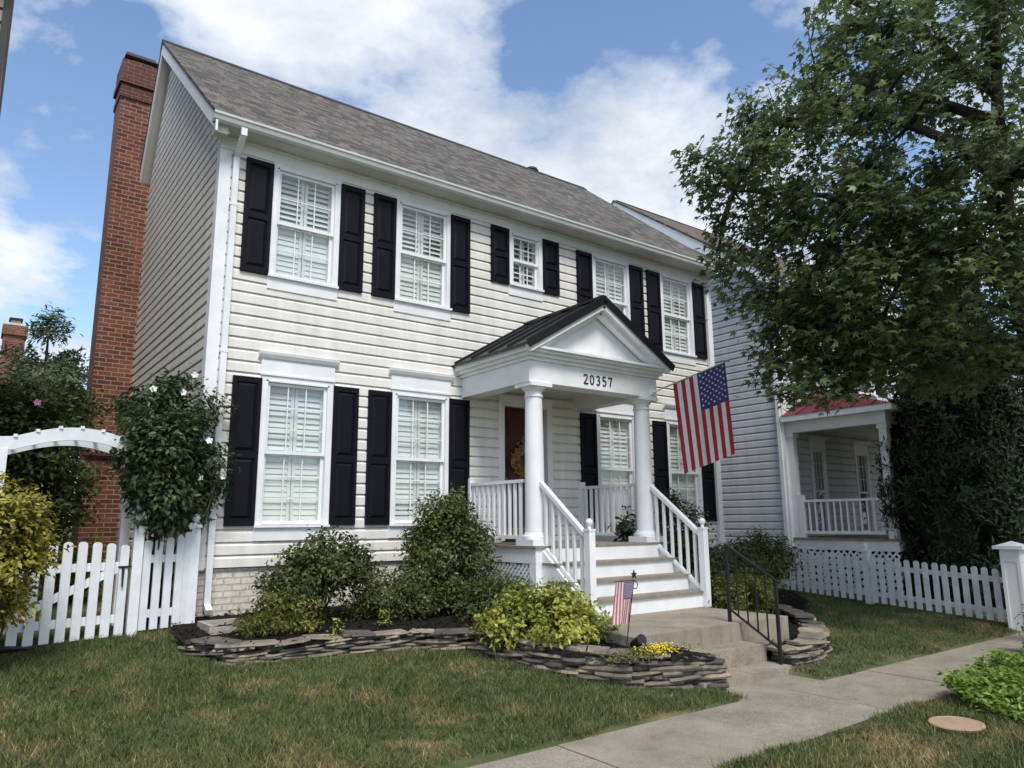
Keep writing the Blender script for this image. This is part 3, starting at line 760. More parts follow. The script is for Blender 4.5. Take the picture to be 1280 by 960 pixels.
# railings
def level_rail(x, ya, yb_, post=True):
    m = MB(); m.box(x-.032,x+.032,ya,yb_,DZ+.86,DZ+.905); o = m.build('porch_railing', M['rail'], H)
    b = MB(); b.box(x-.03,x+.03,ya,yb_,DZ+.085,DZ+.135); b.build('bottom_rail', M['rail'], o)
    n = 10
    for i in range(n):
        y = ya+(yb_-ya)*(i+.5)/n; q = MB(); q.box(x-.02,x+.02,y-.02,y+.02,DZ+.135,DZ+.86); q.build('baluster', M['rail'], o)
    if post:
        q = MB(); q.box(x-.045,x+.045,-.125,-.03,DZ+.001,DZ+.98); q.build('wall_post', M['rail'], o)
level_rail(4.0,-1.42,-.126); level_rail(6.3,-1.42,-.126)
# wooden stairs
tz = [DZ-.216*i for i in range(1,4)]; SY = [PYF, PYF-.27, PYF-.54, PYF-.81]
def stairs():
    zz = [DZ-.04]+[z-.032 for z in tz]+[.25]
    for i in range(4):
        r = MB(); r.box(4.02,6.28,SY[i]-.02,SY[i]+.01-.03*0,(tz[i] if i < 3 else .252),zz[i]-.002 if i else DZ-.24); 
        if i == 0: r = MB(); r.box(4.02,6.28,SY[0]-.02,SY[0]-.002,tz[0],DZ-.032)
        r.build('riser', M['white'], H)
    for i in range(3):
        t = MB(); t.box(3.97,6.33,SY[i+1]-.05,SY[i]-.022,tz[i]-.034,tz[i]); t.build('tread', M['wood'], H)
    for x in (4.0,6.28):
        s = MB(); s.prism([(PYF-.001,DZ-.05),(SY[1],tz[0]-.04),(SY[2],tz[1]-.04),(SY[3],tz[2]-.04),(SY[3],.25),(PYF-.001,.25)],'x',x-.019,x+.019); s.build('stringer', M['white'], H)
stairs()
def stair_rail(x):
    p0 = Vector((x,-1.74,1.95)); p1 = Vector((x,-2.64,1.245)); m = MB(); m.bar(p0,p1,.062,.05); m.tube([p0+Vector((0,0,.022)),p1+Vector((0,0,.022))],.032,8)
    o = m.build('stair_railing', M['rail'], H)
    q0 = p0-Vector((0,0,.80)); q1 = p1-Vector((0,0,.76)); b = MB(); b.bar(q0,q1,.055,.045); b.build('bottom_rail', M['rail'], o)
    for i in range(6):
        t = (i+.7)/6.4; a = p0.lerp(p1,t); c = q0.lerp(q1,t); b = MB(); b.box(x-.018,x+.018,a.y-.018,a.y+.018,c.z,a.z); b.build('baluster', M['rail'], o)
    n = MB(); n.box(x-.05,x+.05,-2.74,-2.64,.256,1.32); n.box(x-.056,x+.056,-2.746,-2.634,1.3205,1.345); n.lathe([(.02,0),(.025,.015),(.02,.03),(.042,.06),(.048,.085),(.04,.11),(.015,.13)],(x,-2.69,1.345),14); n.build('newel_post', M['rail'], o)
stair_rail(4.06); stair_rail(6.24)

# chimney (attached to the gable wall)
CY0 = 5.25
mb = MB(); mb.box(-.62,X0-.03,CY0,5.95,3.5,9.62); ch = mb.build('chimney', M['brick'], H)
mb = MB(); mb.box(-.60,X0-.03,CY0+.001,6.15,-.3,3.5); mb.prism([(5.949,3.501),(6.15,3.501),(5.949,3.9)],'x',-.60,X0-.03); mb.build('chimney_base', M['brick'], ch)
mb = MB(); mb.box(-.64,X0,CY0-.03,6.0,9.60,9.72); mb.box(-.625,X0,CY0-.008,5.96,9.721,9.90); mb.box(-.665,X0,CY0-.05,6.0,9.901,10.03); mb.box(-.64,X0,CY0-.025,5.97,10.031,10.40); mb.build('chimney_crown', M['brickdark'], ch)
mb = MB(); mb.box(-.46,-.1,CY0+.15,5.7,10.40,10.52); mb.build('flue', M['flue'], ch)
mb = MB(); mb.box(-.60,.0,CY0+.03,5.85,10.53,10.545); mb.prism([(CY0+.03,10.546),(5.85,10.546),(5.7,10.70),(CY0+.2,10.70)],'x',-.56,-.04); mb.build('chimney_cap', M['iron'], ch)
mb = MB(); mb.box(-.63,X0-.04,CY0-.05,CY0,2.70,3.05); mb.box(-.66,X0-.04,CY0-.08,CY0,2.64,2.70,1); mb.build('brick_ledge', [M['brickpale'],M['brickdark']], ch)

# ------------------------------------------------------------------ concrete steps, hand rail
cs = thing('concrete_steps', 'tan concrete landing with two concrete steps below the wooden stairs', 'steps', (4.6,-3.4,-.2))
mb = MB()
mb.prism([(3.45,-4.0),(6.18,-4.0),(6.18,-1.95),(3.45,-1.95)],'z',-.3,.255); mb.build('landing', M['concrete'], cs)
mb = MB(); mb.box(3.75,5.25,-4.31,-4.001,-.3,.055); mb.build('step', M['concrete'], cs)
mb = MB(); mb.box(3.75,5.25,-4.62,-4.311,-.3,-.135); mb.build('step', M['concrete'], cs)
hr = thing('handrail', 'black iron handrail beside the concrete steps', 'handrail', (5.2,-3.87,.255))
mb = MB(); mb.box(5.182,5.214,-3.886,-3.854,.256,1.15); mb.build('post', M['iron'], hr)
mb = MB(); mb.box(5.182,5.214,-4.538,-4.506,-.134,.77); mb.build('post', M['iron'], hr)
mb = MB(); mb.bar((5.198,-3.86,1.155),(5.198,-4.55,.755),.034,.02); mb.build('top_rail', M['iron'], hr)
mb = MB(); mb.bar((5.198,-3.88,.40),(5.198,-4.52,.03),.03,.016); mb.build('bottom_rail', M['iron'], hr)
for i in range(4):
    t = (i+1)/5; y = -3.87-.645*t; mb = MB(); mb.box(5.191,5.205,y-.007,y+.007,.41-.375*t,1.14-.385*t); mb.build('baluster', M['iron'], hr)

# splash block, cover, spotlight, black mower-ish lamp by gate
sp = thing('splash_block', 'pale concrete splash block under the left downspout', 'splash block', (.18,-.75,.27))
mb = MB(); mb.box(-.02,.42,-1.12,-.62,.22,.30); mb.box(-.02,.03,-1.12,-.62,.301,.37); mb.box(.37,.42,-1.12,-.62,.301,.37); mb.box(.03,.37,-.67,-.62,.301,.37); mb.box(.03,.37,-1.12,-1.08,.301,.35); mb.build('trough', M['splash'], sp)
cv = MB(); cv.lathe([(.20,0),(.21,.02),(.205,.03),(.185,.034),(.175,.03),(.10,.034),(.01,.036)],(0,0,0),28); o = cv.build('utility_cover', M['cover'], None, smooth=False); o.location = (4.30,-6.70,-.192); o.scale = (1.05,.95,1); tag(o, 'round tan plastic cover sunk in the verge grass', 'cover')
sl = thing('spotlight', 'small black garden spotlight at the landing corner beside the yellow flowers', 'spotlight', (3.36,-4.2,.12))
mb = MB(); mb.tube([(3.40,-4.02,.19),(3.36,-4.19,.27)],[.036,.055],12); mb.build('lamp_head', M['plastic'], sl, smooth=False)
mb = MB(); mb.tube([(3.39,-4.05,.05),(3.39,-4.05,.2)],.012,6); mb.build('stake', M['plastic'], sl)

# flags -------------------------------------------------------------
def flag_cloth(parent, O, U, Vv, hoist, fly, mats, wav, name='flag_cloth', star=.016):
    """hoist runs along U from O (canton end = far end), cloth hangs along Vv; stripes run along Vv"""
    U = Vector(U).normalized(); Vv = Vector(Vv).normalized(); N = U.cross(Vv).normalized()
    NU, NV = 39, 48
    def P(u, v, o=0):  # u 0..1 along hoist, v 0..1 down
        d = wav(u, v); return Vector(O) + U*(u*hoist - .05*v*hoist*(u-.5)) + Vv*(v*fly) + N*(d+o)
    V = [P(i/NU, j/NV) for j in range(NV+1) for i in range(NU+1)]
    F = []; MI = []
    for j in range(NV):
        for i in range(NU):
            a = j*(NU+1)+i; F.append((a,a+1,a+NU+2,a+NU+1))
            s = i//3
            MI.append(2 if (s >= 6 and j < NV*.4) else (0 if s % 2 == 0 else 1))
    cl = np_mesh(name, [tuple(v) for v in V], F, mats, parent, smooth=True, midx=MI)
    mb = MB()
    for r in range(9):
        cnt = 6 if r % 2 == 0 else 5
        for c in range(11):
            if (c+r) % 2: continue
            u = 6/13 + (7/13)*(r+1)/10; v = .4*(c+1)/12
            for o in (.003,-.003):
                ct = P(u,v,o); vs = []
                for k in range(10):
                    t = math.pi*k/5; R = star if k % 2 == 0 else star*.4
                    vs.append(ct + U*(math.sin(t)*R) + Vv*(-math.cos(t)*R))
                mb.add(vs, [tuple(range(10)) if o > 0 else tuple(range(9,-1,-1))])
    mb.build('stars', mats[1], cl)
    return cl
fl = thing('flag', 'large American flag on a slanted pole at the right porch column', 'flag', (6.36,-1.76,3.44))
p0 = Vector((6.33,-1.79,3.44)); p1 = Vector((7.02,-2.68,3.86)); dd = (p1-p0).normalized()
mb = MB(); mb.tube([p0,p1+dd*.04],.012,8); mb.build('pole', M['pole'], fl)
mb = MB(); mb.tube([p1+dd*.03,p1+dd*.055,p1+dd*.08],[.014,.02,.006],8); mb.build('finial', M['brass'], fl)
mb = MB(); mb.tube([p0-dd*.02,p0+dd*.14],.019,8); mb.box(6.29,6.36,-1.80,-1.761,3.40,3.49); mb.build('bracket', M['white'], fl)
hd = Vector((0.06,-.03,-1))
flag_cloth(fl, p0+dd*.33, p1-p0, hd, .86, 1.42, [M['flagred'],M['flagwhite'],M['flagblue']], lambda u,v: .045*math.sin(u*9+1.2*v+.6)*(.25+v) + .06*math.exp(-((u-.42-.08*v)/.07)**2)*v, star=.021)
gf = thing('garden_flag', 'small faded American garden flag on a thin leaning black stand', 'flag', (3.32,-3.97,.12))
mb = MB(); mb.tube([(3.32,-3.97,.0),(3.50,-3.97,.83)],.006,6); mb.tube([(3.21,-3.97,.825),(3.50,-3.97,.825)],.0055,6)
pts = [(3.50+.05*(1-t)*0+.055*math.sin(t*5.2)*(1-.45*t)+.02*t, -3.97, .825-.05+.05*math.cos(t*5.2)*(1-.45*t)) for t in [i/12 for i in range(13)]]
mb.tube(pts,.005,6); mb.build('stand', M['iron'], gf)
mb = MB(); c0 = Vector((3.505,-3.97,.885)); vs = []
for k in range(10):
    t = math.pi*k/5; R = .048 if k % 2 == 0 else .02; vs.append((c0.x+R*math.sin(t), c0.z+R*math.cos(t)))
mb.prism(vs,'y',-3.976,-3.964); mb.build('star', M['iron'], gf)
flag_cloth(gf, (3.23,-3.972,.815), (1,0,0), (-.17,0,-1), .255, .42, [M['gred'],M['gwhite'],M['gblue']], lambda u,v: .012*math.sin(u*7+v*2)*(v+.2), star=.0085)

# ------------------------------------------------------------------ left fence, gate and arbour
def picket_mesh(h, w=.085, t=.02):
    m = MB(); pts = [(-w/2,0),(w/2,0),(w/2,h-.035)]+[(w/2*math.cos(a),h-.035+.035*math.sin(a)) for a in (rad(35),rad(70),rad(110),rad(145))]+[(-w/2,h-.035)]
    m.prism(pts,'y',-t/2,t/2); return m
def fence_line(x, y0=-.72, x0=-2.0, y1=-.30, x1=0.0): return y0+(y1-y0)*(x-x0)/(x1-x0)
ga = thing('garden_gate', 'white picket gate with diagonal brace and black latch under the arbour', 'gate', (-1.3,-.58,.25))
def shifted(mbk, dx, dy, dz, name, mat, parent, rotz=0):
    c, s = math.cos(rotz), math.sin(rotz)
    mbk.v = [(x*c-y*s+dx, x*s+y*c+dy, z+dz) for x,y,z in mbk.v]; return mbk.build(name, mat, parent)
RZ_ = math.atan2(.42,2.0)
n = 9
for i in range(n):
    x = -1.90+i*.138; u = (x+1.30)/.62; zt = 1.27-.07*u*u
    shifted(picket_mesh(zt-.27,.09), x, fence_line(x)-.03, .27-.04*((x+1.3)<-.3)*0, 'picket', M['fence'], ga, RZ_)
for z in (.45,1.0):
    mb = MB(); mb.bar((-1.95,fence_line(-1.95)+.005,z),(-.76,fence_line(-.76)+.005,z),.035,.085); mb.build('rail', M['fence'], ga)
mb = MB(); mb.bar((-1.93,fence_line(-1.93)+.003,.47),(-.79,fence_line(-.79)+.003,1.0),.032,.08); mb.build('brace', M['fence'], ga)
mb = MB(); mb.tube([(-.80,-.515,.98),(-.80,-.53,.78)],[.014,.008],6); mb.bar((-.85,-.52,.99),(-.72,-.50,.99),.015,.02); mb.build('latch', M['iron'], ga)
ar = thing('arbour', 'white arched garden arbour over the picket gate', 'arbour', (-1.35,-.4,.25))
for x,y in ((-2.02,-.70),(-.665,-.46),(-2.05,.0),(-.70,.24)):
    mb = MB(); mb.box(x-.05,x+.05,y-.05,y+.05,.2,2.18 if x > -1 else 2.2); mb.build('post', M['fence'], ar)
def arch(dy):
    m = MB(); xa, xb = -2.0, -.65; K = 18
    def zo(t): return 2.06+.40*math.sin(math.pi*t)**1.0
    top = []; bot = []
    for k in range(K+1):
        t = k/K; x = xa+(xb-xa)*t; top.append((x,2.30+.165*math.sin(math.pi*t))); bot.append((x,2.165+.165*math.sin(math.pi*t)))
    top = [(-2.45,2.31),(-2.12,2.31)]+top[1:-1]+[(-.60,2.27),(-.36,2.27)]; bot = [(-2.45,2.17),(-2.12,2.17)]+bot[1:-1]+[(-.60,2.14),(-.36,2.19)]
    for (a,b),(c,d) in zip(zip(top,bot),zip(top[1:],bot[1:])):
        ya = fence_line(a[0])-.02+dy; yc = fence_line(c[0])-.02+dy
        m.add([(a[0],ya,a[1]),(c[0],yc,c[1]),(d[0],yc,d[1]),(b[0],ya,b[1]),(a[0],ya+.035,a[1]),(c[0],yc+.035,c[1]),(d[0],yc+.035,d[1]),(b[0],ya+.035,b[1])],
              [(0,3,2,1),(4,5,6,7),(0,1,5,4),(3,7,6,2)])
    return m
arch(0).build('arch_board', M['fence'], ar); arch(.68).build('arch_board', M['fence'], ar)
for t in (.06,.2,.35,.5,.65,.8,.94):
    x = -2.0+1.35*t; z = 2.312+.165*math.sin(math.pi*t); y = fence_line(x)
    mb = MB(); mb.bar((x,y-.035,z-.008),(x,y+.70,z-.008),.035,.03); mb.build('slat', M['fence'], ar)
def post_with_finial(par, x, y, zb, zt, w, mat):
    m = MB(); m.box(x-w/2,x+w/2,y-w/2,y+w/2,zb,zt); o = m.build('post', mat, par)
    f = MB(); f.box(x-w/2-.025,x+w/2+.025,y-w/2-.025,y+w/2+.025,zt+.001,zt+.035); f.lathe([(.03,.035),(.022,.05),(.04,.08),(.048,.11),(.038,.14),(.012,.16)],(x,y,zt),12); f.build('finial', mat, o)
lf = thing('picket_fence', 'short white picket fence panel between gate and house corner', 'fence', (-.3,-.36,.27))
for i,x in enumerate((-.56,-.44,-.32,-.2,-.115)):
    zt = 1.27+.10*((x+.58)/.5)**2
    shifted(picket_mesh(zt-.3,.085), x, fence_line(x)-.03, .30, 'picket', M['fence'], lf, RZ_)
for z in (.47,1.06):
    mb = MB(); mb.bar((-.60,fence_line(-.60)+.005,z),(-.04,fence_line(-.04)+.005,z),.035,.085); mb.build('rail', M['fence'], lf)
post_with_finial(lf,-.035,-.31,.2,1.40,.10,M['fence'])
# small black object on the ground at the gate's left
bl = thing('path_light', 'low black path light lying by the left end of the gate', 'path light', (-1.72,-.85,.22))
mb = MB(); mb.tube([(-1.86,-.85,.285),(-1.62,-.85,.27)],[.035,.018],8); mb.build('lamp_head', M['plastic'], bl); mb = MB(); mb.tube([(-1.75,-.85,.18),(-1.75,-.85,.28)],.015,6); mb.build('stake', M['plastic'], bl)

# ------------------------------------------------------------------ right fence and gate post
rf = thing('picket_fence', 'long weathered white picket fence with ball-topped posts along the neighbouring yard', 'fence', (11.1,-2.4,-.1))
def rx(y): return 11.29+.098*y if y > -5 else 10.8
pm = picket_mesh(.80,.09)
first = None; i = 0; y = -4.66
py_posts = (-4.83,-2.46,-.08)
while y < 3.5:
    if min(abs(y-p) for p in py_posts) > .09:
        sc = 1.0+.12*max(0,min(1,(y+1.4)/1.3))
        if first is None:
            m = picket_mesh(.80,.09); m.v = [(yy,xx,z) for xx,yy,z in m.v]; m.f = [f[::-1] for f in m.f]
            first = m.build('picket', M['fence2'], None); first.parent = rf; o = first
        else:
            o = first.copy(); COL.objects.link(o); o.parent = rf
        o.location = Vector((rx(y)-.03,y,gz(rx(y),y)+.05)) - Vector(rf.location); o.scale = (1,1,sc*random.uniform(.985,1.015)); o.rotation_euler = (random.uniform(-.012,.012),0,0)
    y += .158
for z in (.2,.68):
    for a,b in ((-4.8,-2.5),(-2.42,-.1),(-.05,3.5)):
        mb = MB(); mb.bar((rx(a)+.005,a,gz(rx(a),a)+z),(rx(b)+.005,b,gz(rx(b),b)+z),.035,.08); mb.build('rail', M['fence2'], rf)
for p in py_posts: post_with_finial(rf, rx(p)+.03, p, gz(rx(p),p)-.1, gz(rx(p),p)+.92, .115, M['fence2'])
gp = thing('gate_post', 'thick white panelled post with flat cap at the sidewalk end of the right fence', 'post', (10.55,-5.02,-.2))
mb = MB(); mb.box(10.43,10.69,-5.15,-4.89,-.25,.98)
for xa,xb,yy in ((10.47,10.65,-5.151),):
    for r in ((10.43,10.475),(10.645,10.69)): mb.box(r[0],r[1],-5.162,-5.1501,-.2,.93)
    mb.box(10.475,10.645,-5.162,-5.1501,.80,.93)
for r in ((-5.15,-5.105),(-4.935,-4.89)): mb.box(10.418,10.4299,r[0],r[1],-.2,.93)
mb.box(10.418,10.4299,-5.105,-4.935,.80,.93)
mb.build('shaft', M['rail'], gp)
mb = MB(); mb.box(10.36,10.76,-5.22,-4.82,.981,1.03); mb.add([(10.38,-5.2,1.031),(10.74,-5.2,1.031),(10.74,-4.84,1.031),(10.38,-4.84,1.031),(10.56,-5.02,1.10)],[(0,1,4),(1,2,4),(2,3,4),(3,0,4)]); mb.build('cap', M['rail'], gp)

# ------------------------------------------------------------------ neighbour house on the right
N = thing('neighbour_house', 'blue-grey clapboard house next door with red metal porch roof', 'house', (12.1,-.3,0))
NX, NY = 12.1, -.3; NRY, NRZ, NFY, NFZ = 4.35, 10.45, -.75, 6.72; ns = (NRZ-NFZ)/(NRY-NFY)
mb = MB(); siding(mb,'y',NX,-1,lambda z: (max(NY+.09,(z+.3-NFZ)/ns+NFY), min(9,NRY+(NRZ-.4-z)/ns)),.75,10.0,.165); mb.build('side_wall', M['blue'], N)
NW = [(13.05,13.65),(14.93,15.55)]
nh = [(a+.03,b-.03,1.1,3.1) for a,b in NW]+[(15.2,16.2,4.55,6.1),(13.0,13.9,4.55,6.1)]
mb = MB(); siding(mb,'x',NY,-1,lambda z:(NX+.09,21),.75,6.5,.165,nh); mb.build('front_wall', M['blue'], N)
mb = MB(); mb.box(NX+.02,21,NY+.01,9,-.3,.748); mb.build('foundation', M['paintbrick'], N)
mb = MB(); mb.add([(21,NY,.7),(21,9,.7),(21,9,6.4),(21,NRY,10),(21,NY,6.4)],[(0,1,2,3,4)]); mb.add([(NX,9,.7),(21,9,.7),(21,9,6.9),(NX,9,6.9)],[(3,2,1,0)]); mb.build('rear_wall', M['blue'], N)
mb = MB(); mb.box(NX-.052,NX+.10,NY-.055,NY+.10,.74,6.45); mb.build('corner_board', M['white'], N); mb = MB(); mb.box(NX-.01,21,NY-.056,NY,6.46,6.6); mb.build('frieze_board', M['white'], N)
mb = MB(); mb.prism([(NFY,NFZ),(NRY,NRZ),(9.4,NRZ-ns*(9.4-NRY)),(9.4,NRZ-ns*(9.4-NRY)-.05),(NRY,NRZ-.06),(NFY,NFZ-.05)],'x',11.78,21.4); nroof = mb.build('roof', M['roof2'], N)
mb = MB(); mb.prism([(NRY-.13,NRZ-.07),(NRY,NRZ+.03),(NRY+.13,NRZ-.07),(NRY+.13,NRZ-.10),(NRY,NRZ),(NRY-.13,NRZ-.10)],'x',11.9,21.4); mb.build('ridge_cap', M['ridge'], nroof)
mb = MB(); mb.prism([(NFY+.02,NFZ-.052),(NRY,NRZ-.062),(9.38,NRZ-ns*(9.38-NRY)-.052),(9.38,NRZ-ns*(9.38-NRY)-.33),(NRY,NRZ-.38),(NFY+.02,NFZ-.31)],'x',11.80,11.83); mb.build('rake_board', M['white'], N)
mb = MB(); mb.prism([(NFY+.1,NFZ-.2),(NRY,NRZ-.28),(NRY,NRZ-.30),(NFY+.1,NFZ-.22)],'x',11.831,NX); mb.box(NX,21.3,NFY+.12,NY-.057,NFZ-.12,NFZ-.10); mb.build('soffit', M['soffit'], N)
mb = MB(); mb.box(11.80,21.4,NFY-.08,NFY+.05,NFZ-.15,NFZ-.02); mb.build('gutter', M['white'], N)
mb = MB(); mb.box(NX-.105,NX-.053,NY+.0,NY+.08,.5,6.6); mb.build('downspout', M['white'], N)
def nwin(a,b,z0,z1,rows,head,side=False):
    m = MB(); c = .07; y = NY
    m.box(a,a+c,y-.06,y,z0,z1); m.box(b-c,b,y-.06,y,z0,z1); m.box(a+c,b-c,y-.06,y,z1-c,z1); m.box(a-.03,b+.03,y-.09,y,z0-.05,z0)
    if head: m.box(a-.02,b+.02,y-.05,y,z1+.001,z1+.17); m.box(a-.07,b+.07,y-.10,y,z1+.171,z1+.23)
    o = m.build('window', M['white'], N)
    s = MB(); zc = (z0+z1-c)/2
    for lo,hi,yy in ((z0,zc+.02,y),(zc-.02,z1-c,y-.03)):
        s.box(a+c,a+c+.035,yy,yy+.028,lo,hi); s.box(b-c-.035,b-c,yy,yy+.028,lo,hi); s.box(a+c+.035,b-c-.035,yy,yy+.028,lo,lo+.04); s.box(a+c+.035,b-c-.035,yy,yy+.028,hi-.04,hi)
    for k in (1,2): x = a+c+.035+(b-a-2*c-.07)*k/3; s.box(x-.007,x+.007,y-.022,y-.01,zc,z1-c)
    for k in range(1,rows): z = zc+(z1-c-zc)*k/rows; s.box(a+c+.035,b-c-.035,y-.022,y-.0095,z-.007,z+.007)
    s.build('sash', M['rail'], o)
    p = MB(); p.add([(a+c,y-.014,zc),(b-c,y-.014,zc),(b-c,y-.014,z1-c),(a+c,y-.014,z1-c)],[(0,1,2,3)]); p.add([(a+c,y+.015,z0),(b-c,y+.015,z0),(b-c,y+.015,zc),(a+c,y+.015,zc)],[(0,1,2,3)]); p.build('pane', M['glass'], o)
    r = MB(); r.box(a+.03,a+c,y+.03,y+.4,z0,z1); r.box(b-c,b-.03,y+.03,y+.4,z0,z1); r.box(a+.03,b-.03,y+.4,y+.42,z0-.02,z1); r.box(a+c,b-c,y+.03,y+.4,z1-c,z1-c+.02); r.box(a+c,b-c,y+.03,y+.4,z0-.02,z0); r.build('reveal', M['interior'], o)
    v = MB(); v.box(a+c+.01,b-c-.01,y+.12,y+.13,zc-.05,z1-c-.01); v.build('blind', M['blind'], o)
for a,b in NW: nwin(a,b,1.13,3.07,3,True)
nwin(15.17,16.23,4.55,6.12,2,False); nwin(12.97,13.93,4.55,6.12,2,False)
def nshut(x):
    m = MB(); m.box(x,x+.36,NY-.06,NY-.028,4.55,6.12); m.box(x+.05,x+.31,NY-.07,NY-.0601,4.62,5.3); m.box(x+.05,x+.31,NY-.07,NY-.0601,5.4,6.05); m.build('shutter', M['shutter'], N)
for x in (14.8,16.24,12.6,13.94): nshut(x)
# its porch
NPX0, NPX1, NPY = 12.14, 19, -2.55
mb = MB(); mb.box(NPX0-.05,NPX1,NPY-.06,NY-.03,1.02,1.06); mb.build('porch_floor', M['wood'], N)
mb = MB(); mb.box(NPX0-.01,NPX0+.03,NPY,NY-.03,.82,1.019); mb.box(NPX0,NPX1,NPY-.02,NPY+.02,.82,1.019); mb.build('porch_skirt', M['white'], N)
mb = MB()
for sgn in (1,-1):
    s = -2.4
    while s < 2.6:
        pts = []
        for q in range(80):
            yy = NPY+(NY-.05-NPY)*q/79; z = 0 + s + sgn*(yy-NPY)
            if -.1 <= z <= .83: pts.append((yy,z))
        if len(pts) > 1: mb.bar((NPX0+.012+.006*sgn,*pts[0]),(NPX0+.012+.006*sgn,*pts[-1]),.04,.009,(1,0,0))
        s += .13
mb.build('lattice', M['white'], N)
mb = MB(); mb.box(NPX0+.2,NPX0+.22,NPY+.1,NY-.03,-.1,1.0); mb.build('crawl_shade_panel', M['iron'], N)  # black panel put in for the darkness beneath this porch
mb = MB(); mb.box(NPX0-.02,NPX0+.2,NPY,NY-.03,3.3,3.58); mb.box(NPX0+.201,NPX1,NPY,NPY+.2,3.3,3.58); mb.build('porch_beam', M['white'], N)
mb = MB(); mb.box(NPX0+.201,NPX1,NPY+.201,NY-.031,3.45,3.47); mb.build('porch_ceiling', M['soffit'], N)
mb = MB(); mb.box(NPX0-.16,NPX0-.021,NPY-.2,NY-.03,3.54,3.66); mb.box(NPX0-.02,NPX1,NPY-.2,NPY-.001,3.54,3.66); mb.build('porch_gutter', M['white'], N)
mb = MB(); a = (NPX0-.17,NPY-.22); top = 4.42
mb.add([(a[0],a[1],3.665),(NPX1,a[1],3.665),(NPX1,NY-.026,top),(a[0]+1.5,NY-.026,top),(a[0],NY-.026,3.665)],[(0,1,2,3),(0,3,4)])
mb.add([(a[0],a[1],3.66),(NPX1,a[1],3.66),(NPX1,NY-.026,3.66),(a[0],NY-.026,3.66)],[(3,2,1,0)])
for k in range(1,6):
    t = k/6; yy = a[1]+(NY-.03-a[1])*t; xt = a[0]+1.5*t; mb.bar((a[0],yy,3.675),(xt,yy,3.665+(top-3.665)*t+.012),.02,.03)
mb.build('porch_roof', M['redmetal'], N)
for x,y in ((NPX0+.09,NPY+.1),(NPX0+3,NPY+.1),(NPX0+.07,NY-.12)):
    m = MB(); m.box(x-.075,x+.075,y-.075,y+.075,1.061,3.299); m.box(x-.1,x+.1,y-.1,y+.1,3.2,3.298) ; m.build('porch_column', M['white'], N)
m = MB(); m.box(NPX0+.02,NPX0+.08,NPY+.2,NY-.2,1.80,1.85); rr = m.build('porch_railing', M['rail'], N)
m = MB(); m.box(NPX0+.02,NPX0+.08,NPY+.2,NY-.2,1.14,1.20); m.build('bottom_rail', M['rail'], rr)
m = MB(); m.box(NPX0+.0,NPX0+.1,NY-.32,NY-.2,1.061,1.95); m.build('wall_post', M['rail'], rr)
for i in range(13):
    yy = NPY+.28+i*.14; m = MB(); m.box(NPX0+.034,NPX0+.066,yy-.016,yy+.016,1.20,1.80); m.build('baluster', M['rail'], rr)

# left neighbour and far house
LH = thing('left_house', 'tan sided house whose dark-edged corner shows at the left edge', 'house', (-2.4,-1,.2))
mb = MB(); siding(mb,'x',-1.0,-1,lambda z:(-9,-2.47),.5,7.4,.16); mb.add([(-2.44,-1,-.2),(-2.44,7,-.2),(-2.44,7,7.4),(-2.44,-1,7.4)],[(0,1,2,3)]); mb.box(-9,-2.44,-.99,7,-.3,.5); mb.build('wall', M['beige'], LH)
mb = MB(); mb.box(-2.475,-2.415,-1.05,-.93,.2,7.4); mb.build('corner_board', M['iron'], LH)
mb = MB(); mb.prism([(-1.5,7.4),(3,10.6),(7.5,7.4)],'x',-9,-2.44); mb.build('roof', M['roof2'], LH)
FH = thing('far_house', 'distant grey-roofed house with a tall brick chimney above the trees', 'house', (-4,30,0))
mb = MB(); mb.box(-9,-1.9,30,37,-.3,7); mb.build('wall', M['beige'], FH)
mb = MB(); mb.prism([(29.4,6.8),(33.5,10.2),(37.6,6.8)],'x',-9.3,-1.75); mb.build('roof', M['roof2'], FH)
mb = MB(); mb.box(-1.45,-.55,32.6,33.7,-.3,10.5); mb.box(-1.52,-.48,32.5,33.8,10.501,11.0); fch = mb.build('chimney', M['brick'], FH)
mb = MB(); mb.box(-1.2,-.8,33,33.5,11.001,11.35); mb.box(-1.28,-.72,32.9,33.6,11.351,11.45,1); mb.build('chimney_cap', [M['flue'],M['iron']], fch)

# ------------------------------------------------------------------ plants
L_DARK = leaf_mat('dark_shrub_leaf', [(0,(.026,.040,.014)),(.55,(.064,.086,.024)),(1,(.14,.16,.045))], .42)
L_HOLLY = leaf_mat('holly_leaf', [(0,(.03,.044,.014)),(.5,(.072,.100,.028)),(1,(.155,.18,.05))], .4)
L_YGREEN = leaf_mat('yellow_green_leaf', [(0,(.05,.06,.012)),(.5,(.13,.15,.03)),(1,(.26,.25,.05))], .5)
L_BRIGHT = leaf_mat('bright_azalea_leaf', [(0,(.06,.085,.014)),(.4,(.16,.20,.036)),(.7,(.36,.38,.08)),(1,(.58,.54,.13))], .4)
L_GOLD = leaf_mat('gold_variegated_leaf', [(0,(.04,.055,.012)),(.4,(.16,.17,.03)),(.7,(.38,.33,.055)),(1,(.55,.48,.12))], .45)
L_HIB = leaf_mat('hibiscus_leaf', [(0,(.018,.036,.018)),(.5,(.05,.082,.034)),(1,(.10,.14,.055))], .42)
L_MAPLE = leaf_mat('maple_leaf', [(0,(.062,.095,.048)),(.5,(.115,.16,.07)),(.85,(.175,.22,.095)),(1,(.24,.27,.12))], .38, .38)
L_EVER = leaf_mat('evergreen_leaf', [(0,(.008,.017,.008)),(.6,(.022,.042,.017)),(1,(.05,.08,.03))], .55, .1)
L_PINE = leaf_mat('pine_needle', [(0,(.04,.058,.032)),(.6,(.08,.108,.05)),(1,(.15,.18,.085))], .55, .15)
